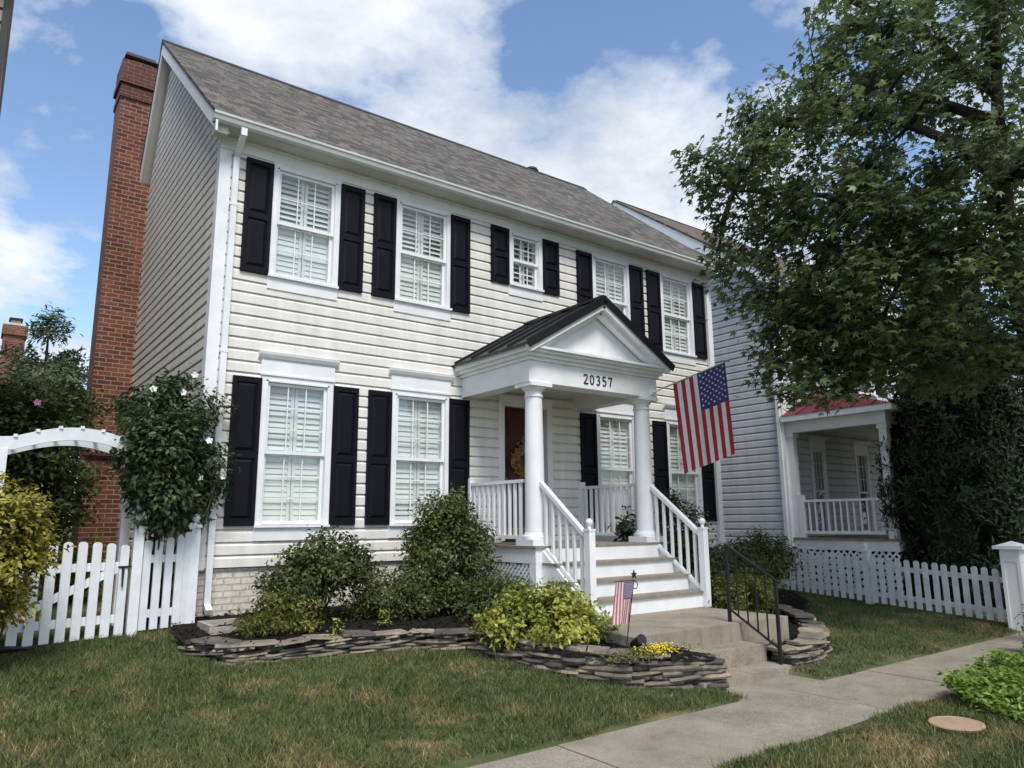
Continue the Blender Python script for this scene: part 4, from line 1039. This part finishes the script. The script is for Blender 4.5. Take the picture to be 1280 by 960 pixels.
L_BACK = leaf_mat('backyard_leaf', [(0,(.026,.044,.016)),(.5,(.065,.095,.03)),(1,(.13,.165,.05))], .5, .25)
L_IVY = leaf_mat('ground_ivy_leaf', [(0,(.04,.08,.012)),(.5,(.12,.20,.032)),(1,(.27,.36,.065))], .38, .25)
L_VAR = leaf_mat('cream_edged_leaf', [(0,(.1,.17,.06)),(.5,(.3,.36,.2)),(1,(.6,.62,.45))], .45)
def shrub(name, label, base, blobs, n, size, tmpl, mat, seed, clumps, cr, group=None, cat='shrub', nst=12, sr=.014, **kw):
    o = thing(name, label, cat, base, group)
    foliage('foliage', o, blobs, n, size, tmpl, mat, seed, clumps, cr, **kw)
    stems(o, base, blobs, nst, sr, M['stem'], seed)
    return o
shrub('azalea', 'rounded dark green azalea under the left lower window', (1.3,-.95,.3),
  [((1.40,-.95,.98),(.42,.38,.30)),((1.05,-1.0,.78),(.42,.36,.26)),((1.68,-.95,.86),(.24,.26,.22)),((.85,-1.0,.62),(.22,.25,.16))], 5200, .062, T_SIMPLE, L_DARK, 21, 130, .075, zmin=.40)
shrub('low_shrub', 'small yellowish-green shrub at the left corner of the mulch bed', (.62,-1.42,.27),
  [((.62,-1.42,.50),(.28,.26,.22)),((.42,-1.40,.42),(.2,.2,.14)),((.88,-1.48,.42),(.18,.18,.16))], 2300, .045, T_SIMPLE, L_YGREEN, 22, 80, .05, zmin=.27)
shrub('holly', 'tall cone-shaped holly shrub left of the porch', (3.02,-1.05,.29),
  [((3.02,-1.05,.72),(.62,.5,.42)),((3.05,-1.05,1.12),(.52,.45,.38)),((3.02,-1.03,1.48),(.36,.34,.30)),((2.98,-1.02,1.72),(.20,.2,.17)),((3.3,-1.05,1.25),(.25,.25,.22)),((2.7,-1.0,1.25),(.2,.2,.18))], 9500, .058, T_SIMPLE, L_HOLLY, 23, 260, .075, zmin=.3)
shrub('low_shrub', 'low spreading green shrub between the azalea and the cone-shaped holly', (2.15,-1.05,.29),
  [((2.15,-1.05,.55),(.42,.36,.26)),((2.45,-1.2,.5),(.34,.3,.22)),((1.9,-1.0,.45),(.25,.25,.18))], 3600, .05, T_SIMPLE, L_HOLLY, 24, 110, .065, zmin=.3)
shrub('low_shrub', 'low green shrub in front of the porch lattice', (3.35,-1.75,.25),
  [((3.35,-1.75,.46),(.36,.34,.26)),((3.0,-1.8,.42),(.36,.3,.22)),((3.62,-1.6,.5),(.22,.26,.2))], 3300, .05, T_SIMPLE, L_HOLLY, 25, 110, .065, zmin=.26)
shrub('azalea', 'bright yellow-green azalea in front of the wooden stairs', (3.0,-3.1,.18),
  [((3.05,-3.1,.52),(.40,.36,.27)),((2.75,-3.0,.38),(.36,.32,.22)),((3.42,-3.3,.34),(.26,.28,.2)),((2.95,-3.35,.32),(.34,.28,.2)),((2.55,-2.9,.32),(.22,.22,.15))], 6200, .062, T_SIMPLE, L_BRIGHT, 26, 170, .065, zmin=.17, tint_hi=.35)
shrub('gold_shrub', 'golden variegated shrub cut by the left edge in front of the gate', (-2.0,-1.45,.15),
  [((-2.0,-1.45,1.45),(.34,.36,.36)),((-2.05,-1.45,1.1),(.42,.38,.36)),((-2.1,-1.4,.78),(.36,.36,.22)),((-1.82,-1.45,1.25),(.26,.26,.24))], 6800, .058, T_SIMPLE, L_GOLD, 27, 170, .065, tint_hi=.4, zmin=.55)
hb = shrub('hibiscus', 'tall rose of Sharon with white blooms at the house corner', (-.38,-.02,.28),
  [((-.36,.0,2.55),(.50,.42,.62)),((-.15,-.1,2.75),(.36,.32,.40)),((-.55,.05,2.85),(.30,.32,.34)),((-.25,-.1,1.85),(.42,.36,.42)),((-.05,-.16,1.95),(.24,.22,.34)),((-.5,.1,3.1),(.2,.2,.2)),((.12,-.28,2.2),(.14,.16,.14)),((-.52,-.52,2.25),(.28,.2,.42),.12),((-.42,-.5,1.75),(.22,.16,.3),.06)], 11500, .075, T_SIMPLE, L_HIB, 28, 230, .085, droop=.5, nst=16, sr=.018, zmin=1.25)
flowers(hb, [(-.62,-.34,3.0),(-.31,-.42,2.98),(-.38,-.46,2.55),(.02,-.44,2.42),(-.06,-.44,1.98),(.2,-.42,2.0),(-.12,-.48,1.42),(-.75,-.2,2.55),(-.5,-.42,2.2),(-.45,-.42,2.02),(-.2,-.44,3.2)], .045, M['petalwhite'], 3)
pk = shrub('hibiscus', 'backyard rose of Sharon with a pink bloom seen above the arbour', (-1.6,2.3,.3),
  [((-1.6,2.3,2.2),(.7,.6,1.0)),((-1.5,2.4,3.0),(.55,.5,.45)),((-1.9,2.3,1.6),(.6,.6,.9))], 9000, .085, T_SIMPLE, L_BACK, 29, 200, .12, nst=14, sr=.02)
flowers(pk, [(-1.62,1.68,3.02)], .05, M['petalpink'], 4)
# right of the stairs
shrub('azalea', 'dark green azalea at the right wall behind the stair railing', (7.25,-1.3,.12),
  [((7.2,-1.35,1.3),(.42,.4,.45)),((7.35,-1.3,.85),(.5,.42,.45))], 4200, .06, T_SIMPLE, L_DARK, 31, 110, .08, zmin=.12)
shrub('azalea', 'sprawling olive green azalea behind the black handrail', (7.9,-2.0,.08),
  [((7.7,-2.05,.62),(.62,.48,.40)),((8.5,-1.9,.72),(.62,.5,.42)),((8.9,-1.8,.9),(.36,.36,.3)),((7.2,-2.2,.42),(.42,.4,.28)),((9.4,-1.7,.75),(.3,.3,.3))], 7800, .062, T_SIMPLE, L_HOLLY, 32, 200, .085, zmin=.05)
shrub('low_shrub', 'yellow-green low shrub at the foot of the black handrail', (6.75,-2.9,.06),
  [((6.75,-2.85,.38),(.42,.38,.28)),((7.2,-2.75,.36),(.34,.34,.26))], 2800, .05, T_SIMPLE, L_YGREEN, 33, 90, .06, zmin=.04)
shrub('potted_plant', 'dark-leaved plant standing on the porch behind the right railing', (6.12,-1.28,1.12),
  [((6.12,-1.28,1.42),(.10,.10,.2)),((6.12,-1.28,1.25),(.09,.09,.12))], 170, .085, T_SIMPLE, L_EVER, 34, 30, .05, nst=8, sr=.008, cat='plant')
# yellow bedding flowers by the spotlight
yf = thing('bedding_flowers', 'low bright yellow flowers behind the slate wall near the spotlight', 'flowers', (3.4,-4.32,.13))
rg = np.random.default_rng(8); n = 300
P = np.stack([rg.normal(3.45,.10,n),rg.normal(-4.33,.05,n),rg.uniform(.15,.23,n)],1); V,F = scatter(P, rg.normal(size=(n,3))*.4+np.array([0,-.4,1]), rg.uniform(.018,.035,n), T_SIMPLE, rg); np_mesh('blossoms', V, F, M['petalyellow'], yf)
n = 700; P = np.stack([rg.normal(3.3,.26,n),rg.normal(-4.28,.09,n),rg.uniform(.1,.2,n)],1); V,F = scatter(P, rg.normal(size=(n,3))*.5+np.array([0,-.2,1]), rg.uniform(.025,.05,n), T_SIMPLE, rg); np_mesh('leaves', V, F, L_YGREEN, yf, rg.random(n).repeat(len(T_SIMPLE[0])))
def sprig(label, x, y, seed):
    o = thing('seedling', label, 'plant', (x,y,zm(x,y))); rg = np.random.default_rng(seed); n = 60
    P = np.stack([rg.normal(x,.05,n),rg.normal(y,.04,n),zm(x,y)+rg.uniform(.02,.2,n)],1); V,F = scatter(P, rg.normal(size=(n,3))*.5+np.array([0,-.2,1]), rg.uniform(.03,.06,n), T_SIMPLE, rg)
    np_mesh('leaves', V, F, L_BRIGHT, o, rg.random(n).repeat(len(T_SIMPLE[0])))
sprig('weedy upright seedling in the mulch below the spreading shrub', 1.75,-1.7,41); sprig('tiny light green weed at the slate wall edge left of centre', 1.05,-1.95,42)

# ground ivy bed right foreground
iv = thing('ivy_bed', 'bright green ground cover bed mounded beside the sidewalk', 'ground cover', (7,-6.9,-.2)); iv['kind'] = 'stuff'
rg = np.random.default_rng(51); IV = [(5.25,-6.2),(5.0,-6.4),(4.82,-6.7),(4.85,-7.1),(5.1,-8),(9.5,-8.2),(10.2,-6.4),(9,-6.1),(6,-6.08)]
n = 26000; px = rg.uniform(4.6,10.2,n); py = rg.uniform(-8.2,-6.0,n); kk = inside(IV,px,py); px,py = px[kk],py[kk]; n = len(px)
hh = .17+.05*np.sin(px*4+py*3)+.03*np.sin(px*9-py*7)
ed = np.minimum(1,np.maximum(0,(px-4.8)/.25))*.5+.5
P = np.stack([px,py,-.2+hh*ed*rg.uniform(.45,1.15,n)],1)
V,F = scatter(P, rg.normal(size=(n,3))*.42+np.array([-.15,-.15,1]), rg.uniform(.05,.095,n), T_SIMPLE, rg)
np_mesh('leaves', V, F, L_IVY, iv, np.clip(.25*rg.random(n)+.75*rg.beta(2,2,n),0,1).repeat(len(T_SIMPLE[0])))
for c in children(iv): c.name = 'leaves'
shrub('variegated_plant', 'cream-edged leafy plant at the base of the panelled gate post', (8.55,-5.95,-.2),
  [((8.55,-5.95,.12),(.16,.16,.26))], 420, .07, T_SIMPLE, L_VAR, 52, 30, .05, nst=6, sr=.006, cat='plant')

# evergreen (right, behind the fence)
def evergreen(label, base, h, r, n, seed, mat, size=.11, lean=0):
    o = thing('evergreen_tree', label, 'tree', base); rg = np.random.default_rng(seed)
    m = 700; t = rg.random(m)**.8; a = rg.uniform(0,2*np.pi,m)
    prof = np.where(t < .25, .82+.18*t/.25, (1-(t-.25)/.75)**.72)
    R = r*prof*rg.uniform(.80,1.02,m)*(1+.06*np.sin(a*5+t*9)); D = np.stack([np.cos(a),np.sin(a),np.zeros(m)],1)
    CC = np.array(base)+np.array([0,0,.1]) + D*R[:,None] + np.stack([0*t,0*t,t*h],1)
    ci = rg.integers(0,m,n); P = CC[ci]+rg.normal(size=(n,3))*np.array([.08,.08,.14])
    inn = rg.random(n) < .3; P[inn,:2] = np.array(base[:2]) + (P[inn,:2]-np.array(base[:2]))*rg.uniform(.7,.97,(inn.sum(),1))
    V,F = scatter(P, D[ci]*.8+rg.normal(size=(n,3))*.5+np.array([0,0,.35]), size*rg.uniform(.6,1.3,n), T_NARROW, rg, D[ci]*.6+np.array([0,0,.8])+rg.normal(size=(n,3))*.5)
    np_mesh('crown', V, F, mat, o, np.clip(.5*rg.random(m)[ci]+.5*rg.random(n),0,1).repeat(len(T_NARROW[0])))
    core = MB(); K = 12; NA = 18; cv_ = []
    for i in range(K+1):
        tt = i/K; pr = (.82+.18*tt/.25) if tt < .25 else (1-(tt-.25)/.75)**.72
        for j in range(NA):
            aa = 2*math.pi*j/NA; R_ = max(.02, r*pr*.78*rg.uniform(.8,1.08)); cv_.append((base[0]+R_*math.cos(aa), base[1]+R_*math.sin(aa), base[2]+.12+h*.95*tt))
    core.add(cv_, [(i*NA+j,i*NA+(j+1)%NA,(i+1)*NA+(j+1)%NA,(i+1)*NA+j) for i in range(K) for j in range(NA)]); core.build('inner_crown', mat, o)
    tr = MB(); tr.tube([(base[0],base[1],base[2]-.1),(base[0],base[1],base[2]+h*.5),(base[0],base[1],base[2]+h*.93)],[.13,.08,.015],8); tr.build('trunk', M['bark'], o)
evergreen('large dark conical evergreen behind the right picket fence', (13.1,-3.45,-.1), 7.0, 1.4, 100000, 61, L_EVER, .135)
evergreen('second dark evergreen at the right edge behind the gate post', (14.6,-4.9,-.1), 5.6, 1.4, 60000, 62, L_EVER, .135)

# big maple
def maple():
    o = thing('maple_tree', 'large leafy maple tree spreading over the right side of the picture', 'tree', (9.45,-6.25,-.2))
    rs = random.Random(5); rg = np.random.default_rng(5)
    tb = MB()
    trunk = [(9.45,-6.25,-.3),(9.42,-6.22,.6),(9.34,-6.15,2.2),(9.18,-6.08,3.6),(8.95,-6.05,4.75),(8.66,-6.15,6.1),(8.62,-6.25,7.3),(8.75,-6.35,8.6),(8.7,-6.3,10.0)]
    tb.tube(trunk,[.22,.18,.16,.145,.125,.10,.075,.05,.02],10); tb.build('trunk', M['bark'], o, smooth=True)
    limbs = [
     [(8.70,-6.13,5.95),(8.2,-5.85,6.5),(7.57,-5.37,6.85),(6.9,-4.85,7.0),(5.95,-4.15,6.8)],
     [(8.95,-6.05,4.7),(8.15,-5.5,5.0),(7.5,-5.1,5.5),(6.85,-4.6,5.85),(5.8,-3.9,5.9)],
     [(9.15,-6.07,3.8),(8.4,-5.5,3.9),(7.5,-4.9,4.1),(6.6,-4.3,3.9),(6.1,-4.0,3.6)],
     [(8.62,-6.25,7.2),(8.0,-5.8,8.0),(7.2,-5.2,8.6),(6.5,-4.8,8.9)],
     [(8.95,-6.05,4.9),(9.4,-5.2,5.6),(9.6,-4.3,6.2),(9.5,-3.3,6.5)],
     [(8.62,-6.2,6.8),(8.9,-5.3,7.7),(9.0,-4.4,8.3),(8.7,-3.6,8.5)],
     [(9.0,-6.05,4.4),(9.9,-6.2,5.2),(10.9,-6.0,6.0),(11.8,-5.8,6.5)],
     [(8.7,-6.2,6.0),(9.5,-6.9,6.9),(10.3,-7.4,7.7),(10.9,-7.7,8.2)],
     [(9.1,-6.05,4.0),(9.6,-6.9,4.4),(9.9,-7.9,4.9),(9.9,-8.8,5.2)],
     [(9.2,-6.08,3.5),(8.9,-5.3,3.7),(8.6,-4.5,3.9),(8.3,-3.7,3.8)],
     [(8.65,-6.2,7.8),(9.3,-6.0,8.8),(9.9,-5.7,9.5)],
     [(8.6,-6.3,7.6),(8.1,-6.4,8.8),(7.7,-6.3,9.7)],
     [(9.2,-6.08,3.4),(9.9,-5.3,3.7),(10.6,-4.6,4.0),(11.2,-4.2,4.0)]]
    br = MB(); nodes = []
    for l in limbs:
        n = len(l); br.tube(l,[.09-.07*i/(n-1) for i in range(n)],7)
        for a,b in zip(l,l[1:]):
            for k in range(5): nodes.append(Vector(a).lerp(Vector(b),k/5))
        nodes.append(Vector(l[-1]))
    for p in trunk[5:]: nodes.append(Vector(p))
    # crown volume
    EL = [((9.0,-6.1,7.4),(2.9,2.9,3.0)),((7.4,-5.1,6.5),(2.0,1.9,1.9)),((6.4,-4.4,6.2),(1.4,1.35,1.2)),((5.65,-3.9,6.1),(.75,.75,.5)),((7.0,-4.6,4.9),(1.6,1.5,1.3)),((8.4,-5.2,4.5),(1.9,1.8,1.35)),((10.0,-5.0,5.2),(2.4,2.2,2.2)),((7.4,-4.6,4.1),(1.3,1.2,.9)),((7.0,-4.2,3.75),(.95,.95,.6)),((6.75,-4.2,3.35),(.85,.85,.45)),((6.45,-4.1,4.9),(1.2,1.1,1.0)),((7.9,-5.6,8.2),(1.3,1.3,1.2))]
    sec = []
    def sample(shell):
        e = rs.choices(EL, weights=[e[1][0]**2.0 for e in EL])[0]
        d = Vector((rs.gauss(0,1),rs.gauss(0,1),rs.gauss(0,1))).normalized(); r = rs.uniform(*shell)
        return Vector(e[0]) + Vector((d.x*e[1][0],d.y*e[1][1],d.z*e[1][2]))*r
    def nearest(p, nds):
        return min(nds, key=lambda q: (q-p).length_squared + .35*max(0,q.z-p.z)**2)
    node2 = list(nodes)
    for i in range(150):
        p = sample((.55,.97)); q = nearest(p, nodes); L = (p-q).length
        if L > 2.6: p = q+(p-q)*(2.6/L); L = 2.6
        m_ = q.lerp(p,.5)+Vector((rs.uniform(-.1,.1),rs.uniform(-.1,.1),.10*L))
        br.tube([q,m_,p],[.026+.009*L,.02,.008],5)
        for k in range(1,7):
            t = k/6; node2.append(q.lerp(m_,t*2) if t < .5 else m_.lerp(p,t*2-1))
    NP = np.array([tuple(v) for v in node2])
    LP = []; LN = []; LR = []; LT = []
    cnt = 0
    while cnt < 2900:
        p = sample((.35,1.0)) if rs.random() < .4 else sample((.8,1.04))
        pa = np.array(p); d2 = ((NP-pa)**2).sum(1); j = int(d2.argmin()); L = math.sqrt(d2[j])
        if L > 1.15 or L < .08: 
            if L > 1.15: p = Vector(NP[j]) + (p-Vector(NP[j]))*(rs.uniform(.5,1.05)/L); L = (p-Vector(NP[j])).length
            else: continue
        cnt += 1
        q = Vector(NP[j]); m_ = q.lerp(p,.5)+Vector((0,0,.06*L))
        br.tube([q,m_,p],[.008,.006,.003],3,cap=False)
        out = (p-Vector((8.7,-6,6))).normalized(); tt = rs.random()
        nl = rs.randint(9,17)
        for k in range(nl):
            t = rs.uniform(.25,1.05); c = (q.lerp(m_,t*2) if t < .5 else m_.lerp(p,t*2-1))
            LP.append((c.x+rs.gauss(0,.085),c.y+rs.gauss(0,.085),c.z+rs.gauss(0,.06)-.03))
            LN.append((out.x*.35+rs.gauss(0,.38),out.y*.35+rs.gauss(0,.38),.75+rs.gauss(0,.3)))
            LR.append((out.x*.6+rs.gauss(0,.6),out.y*.6+rs.gauss(0,.6),-.55+rs.gauss(0,.3)))
            LT.append(min(1,max(0,.5*tt+.5*rs.random())))
    br.build('branches', M['bark'], o, smooth=True)
    n = len(LP); V,F = scatter(np.array(LP),np.array(LN),rg.uniform(.07,.125,n),T_MAPLE,rg,np.array(LR))
    np_mesh('crown', V, F, L_MAPLE, o, np.array(LT).repeat(len(T_MAPLE[0])))
maple()

# background trees at the left, between the houses
def tree(name, label, base, h, blobs, n, size, tmpl, mat, seed, clumps, cr, group=None, **kw):
    o = thing(name, label, 'tree', base, group)
    foliage('crown', o, blobs, n, size, tmpl, mat, seed, clumps, cr, **kw)
    tr = MB(); tr.tube([(base[0],base[1],base[2]-.1),(base[0]+.05,base[1],base[2]+h*.5),(base[0],base[1],base[2]+h*.9)],[.14,.09,.03],8); tr.build('trunk', M['bark'], o)
    stems(o,(base[0],base[1],base[2]+h*.35),blobs,14,.03,M['bark'],seed,'limb')
tree('pine_tree','airy grey-green pine rising above the backyard trees',(-.55,18,0),8.4,
  [((-.55,18,7.6),(.5,.5,.55)),((-.75,18,6.7),(.85,.8,.5)),((-.3,18,6.0),(1.0,.9,.5)),((.2,18,6.6),(.5,.5,.35)),((-.6,18,5.0),(1.3,1.2,.6)),((-1.0,18,4.0),(1.5,1.2,.7))],5200,.2,T_NARROW,L_PINE,71,75,.16,inner=.2)
tree('backyard_tree','broad dark green tree left of the brick chimney behind the arbour',(-.9,12,.2),5.8,
  [((-.9,12,4.4),(1.0,1.0,.95)),((-1.3,12,3.4),(1.0,1.0,1.0)),((-.3,12,3.4),(.9,.9,1.1)),((-.9,12,2.2),(1.3,1.0,1.1)),((-.15,12,4.5),(.7,.7,.75)),((-1.6,12,4.3),(.75,.7,.7))],9000,.13,T_SIMPLE,L_PINE,72,170,.2)
tree('backyard_tree','bushy mid green tree at the far left below the distant chimney',(-2.1,9.5,.2),4.4,
  [((-1.9,9.5,3.6),(.85,.8,.8)),((-1.6,9.5,2.7),(.9,.9,.9)),((-2.5,9.5,2.4),(1,.9,1.2)),((-1.3,9.5,1.6),(.8,.8,1.0))],8500,.1,T_SIMPLE,L_BACK,73,190,.15)
tree('backyard_tree','low dense dark shrub tree beside the chimney base',(-.95,7.3,.2),2.6,
  [((-1.0,7.2,1.6),(.6,.6,1.0)),((-1.35,7.3,2.2),(.55,.5,.7)),((-1.1,7.2,.8),(.8,.6,.7))],6500,.085,T_SIMPLE,L_DARK,74,150,.12)
shrub('fern_shrub', 'small bright green bush at the foot of the chimney behind the gate', (-.75,3.4,.3),
  [((-.62,3.4,.85),(.4,.4,.3)),((-.9,3.5,.7),(.35,.35,.28))], 1800, .085, T_NARROW, L_BRIGHT, 75, 60, .1)
# far trees beyond the right-hand houses
for i,(x,y,h) in enumerate(((24,-2,7),(27,-7,8),(23,-9.5,6.5))):
    tree('street_tree','distant green tree beyond the neighbouring porch' if i == 0 else 'distant round tree down the street at the right edge' if i == 1 else 'distant lower tree at the right edge beside the sidewalk',(x,y,-.2),h*.7,
      [((x,y,h*.65),(2.2,2.2,h*.3)),((x-.8,y+.5,h*.45),(1.8,1.8,h*.25)),((x+.7,y-.6,h*.4),(1.7,1.7,h*.25))],7000,.22,T_SIMPLE,L_BACK,80+i,130,.35)

GR = {'azalea':'azaleas around the porch','low_shrub':'low shrubs in the planting beds','stone_wall':'dry-stacked slate walls','picket_fence':'white picket fences','evergreen_tree':'evergreens behind the right fence',
      'backyard_tree':'backyard trees at the left','street_tree':'far trees at the right','seedling':'seedlings in the mulch','hibiscus':'rose of Sharon bushes'}
for o in COL.objects:
    k_ = o.name.split('.')[0]
    if o.parent is None and k_ in GR: o['group'] = GR[k_]
# ------------------------------------------------------------------ sky, sun, camera
SUN_EL, SUN_AZ = 54, 199       # azimuth measured clockwise from +y
w = bpy.data.worlds.new('World'); scene.world = w; w.use_nodes = True
nt = w.node_tree; nt.nodes.clear()
out = nt.nodes.new('ShaderNodeOutputWorld'); bg = nt.nodes.new('ShaderNodeBackground'); bg.inputs['Strength'].default_value = .115
sky = nt.nodes.new('ShaderNodeTexSky'); sky.sky_type = 'NISHITA'; sky.sun_disc = False
sky.sun_elevation = rad(SUN_EL); sky.sun_rotation = rad(SUN_AZ); sky.air_density = 1.0; sky.dust_density = .6; sky.ozone_density = 1.4
tc = nt.nodes.new('ShaderNodeTexCoord'); sep = nt.nodes.new('ShaderNodeSeparateXYZ'); nt.links.new(tc.outputs['Generated'], sep.inputs[0])
zc = nd(nt,'ShaderNodeMath',operation='MAXIMUM'); nt.links.new(sep.outputs[2],zc.inputs[0]); zc.inputs[1].default_value = .0
za = nd(nt,'ShaderNodeMath',operation='ADD'); nt.links.new(zc.outputs[0],za.inputs[0]); za.inputs[1].default_value = .22
dv = []
for k in (0,1):
    d = nd(nt,'ShaderNodeMath',operation='DIVIDE'); nt.links.new(sep.outputs[k],d.inputs[0]); nt.links.new(za.outputs[0],d.inputs[1]); dv.append(d)
cb = nt.nodes.new('ShaderNodeCombineXYZ'); nt.links.new(dv[0].outputs[0],cb.inputs[0]); nt.links.new(dv[1].outputs[0],cb.inputs[1]); cb.inputs[2].default_value = 8.1
sh = nd(nt,'ShaderNodeVectorMath',operation='ADD'); nt.links.new(cb.outputs[0],sh.inputs[0]); sh.inputs[1].default_value = (.18,-.13,0)
n1 = noise(nt, sh.outputs[0], 1.5, 11, .58, .12)
n2 = noise(nt, sh.outputs[0], 2.6, 8, .62, .2)
mask = ramp(nt, n1, [(.43,(0,0,0)),(.485,(.6,.6,.6)),(.56,(1,1,1))])
ccol = ramp(nt, n2, [(.34,(2.7,3.0,3.5)),(.62,(4.7,4.85,5.1))])
blue = mix(nt, 1, sky.outputs[0], (.95,.98,1.0), 'MULTIPLY')
c = mix(nt, mask, blue, ccol)
nt.links.new(c, bg.inputs[0]); nt.links.new(bg.outputs[0], out.inputs[0])
sl_ = bpy.data.lights.new('sun','SUN'); sl_.energy = 1.75; sl_.angle = rad(18); sl_.color = (1,.95,.87)
so = bpy.data.objects.new('sun', sl_); COL.objects.link(so)
az = rad(SUN_AZ); el = rad(SUN_EL)
dirv = Vector((math.sin(az)*math.cos(el), math.cos(az)*math.cos(el), math.sin(el)))
so.rotation_euler = (-dirv).to_track_quat('-Z','Y').to_euler(); so.location = (0,-8,20)

cam = bpy.data.cameras.new('camera'); co = bpy.data.objects.new('camera', cam); COL.objects.link(co)
cam.sensor_fit = 'HORIZONTAL'; cam.sensor_width = 36; cam.lens = 915.659/1280*36; cam.clip_end = 2000; cam.clip_start = .05
yw, pt, rl = rad(36.733), rad(10.574), rad(-.403)
f = Vector((math.sin(yw)*math.cos(pt), math.cos(yw)*math.cos(pt), math.sin(pt)))
r_ = Vector((math.cos(yw), -math.sin(yw), 0)); u = r_.cross(f)
R = r_*math.cos(rl)+u*math.sin(rl); U = u*math.cos(rl)-r_*math.sin(rl)
mat = Matrix((R,U,-f)).transposed().to_4x4(); mat.translation = Vector((-2.301,-9.615,1.454)); co.matrix_world = mat
scene.camera = co
vs = scene.view_settings; vs.view_transform = 'Standard'; vs.look = 'None'; vs.exposure = .92; vs.gamma = 1
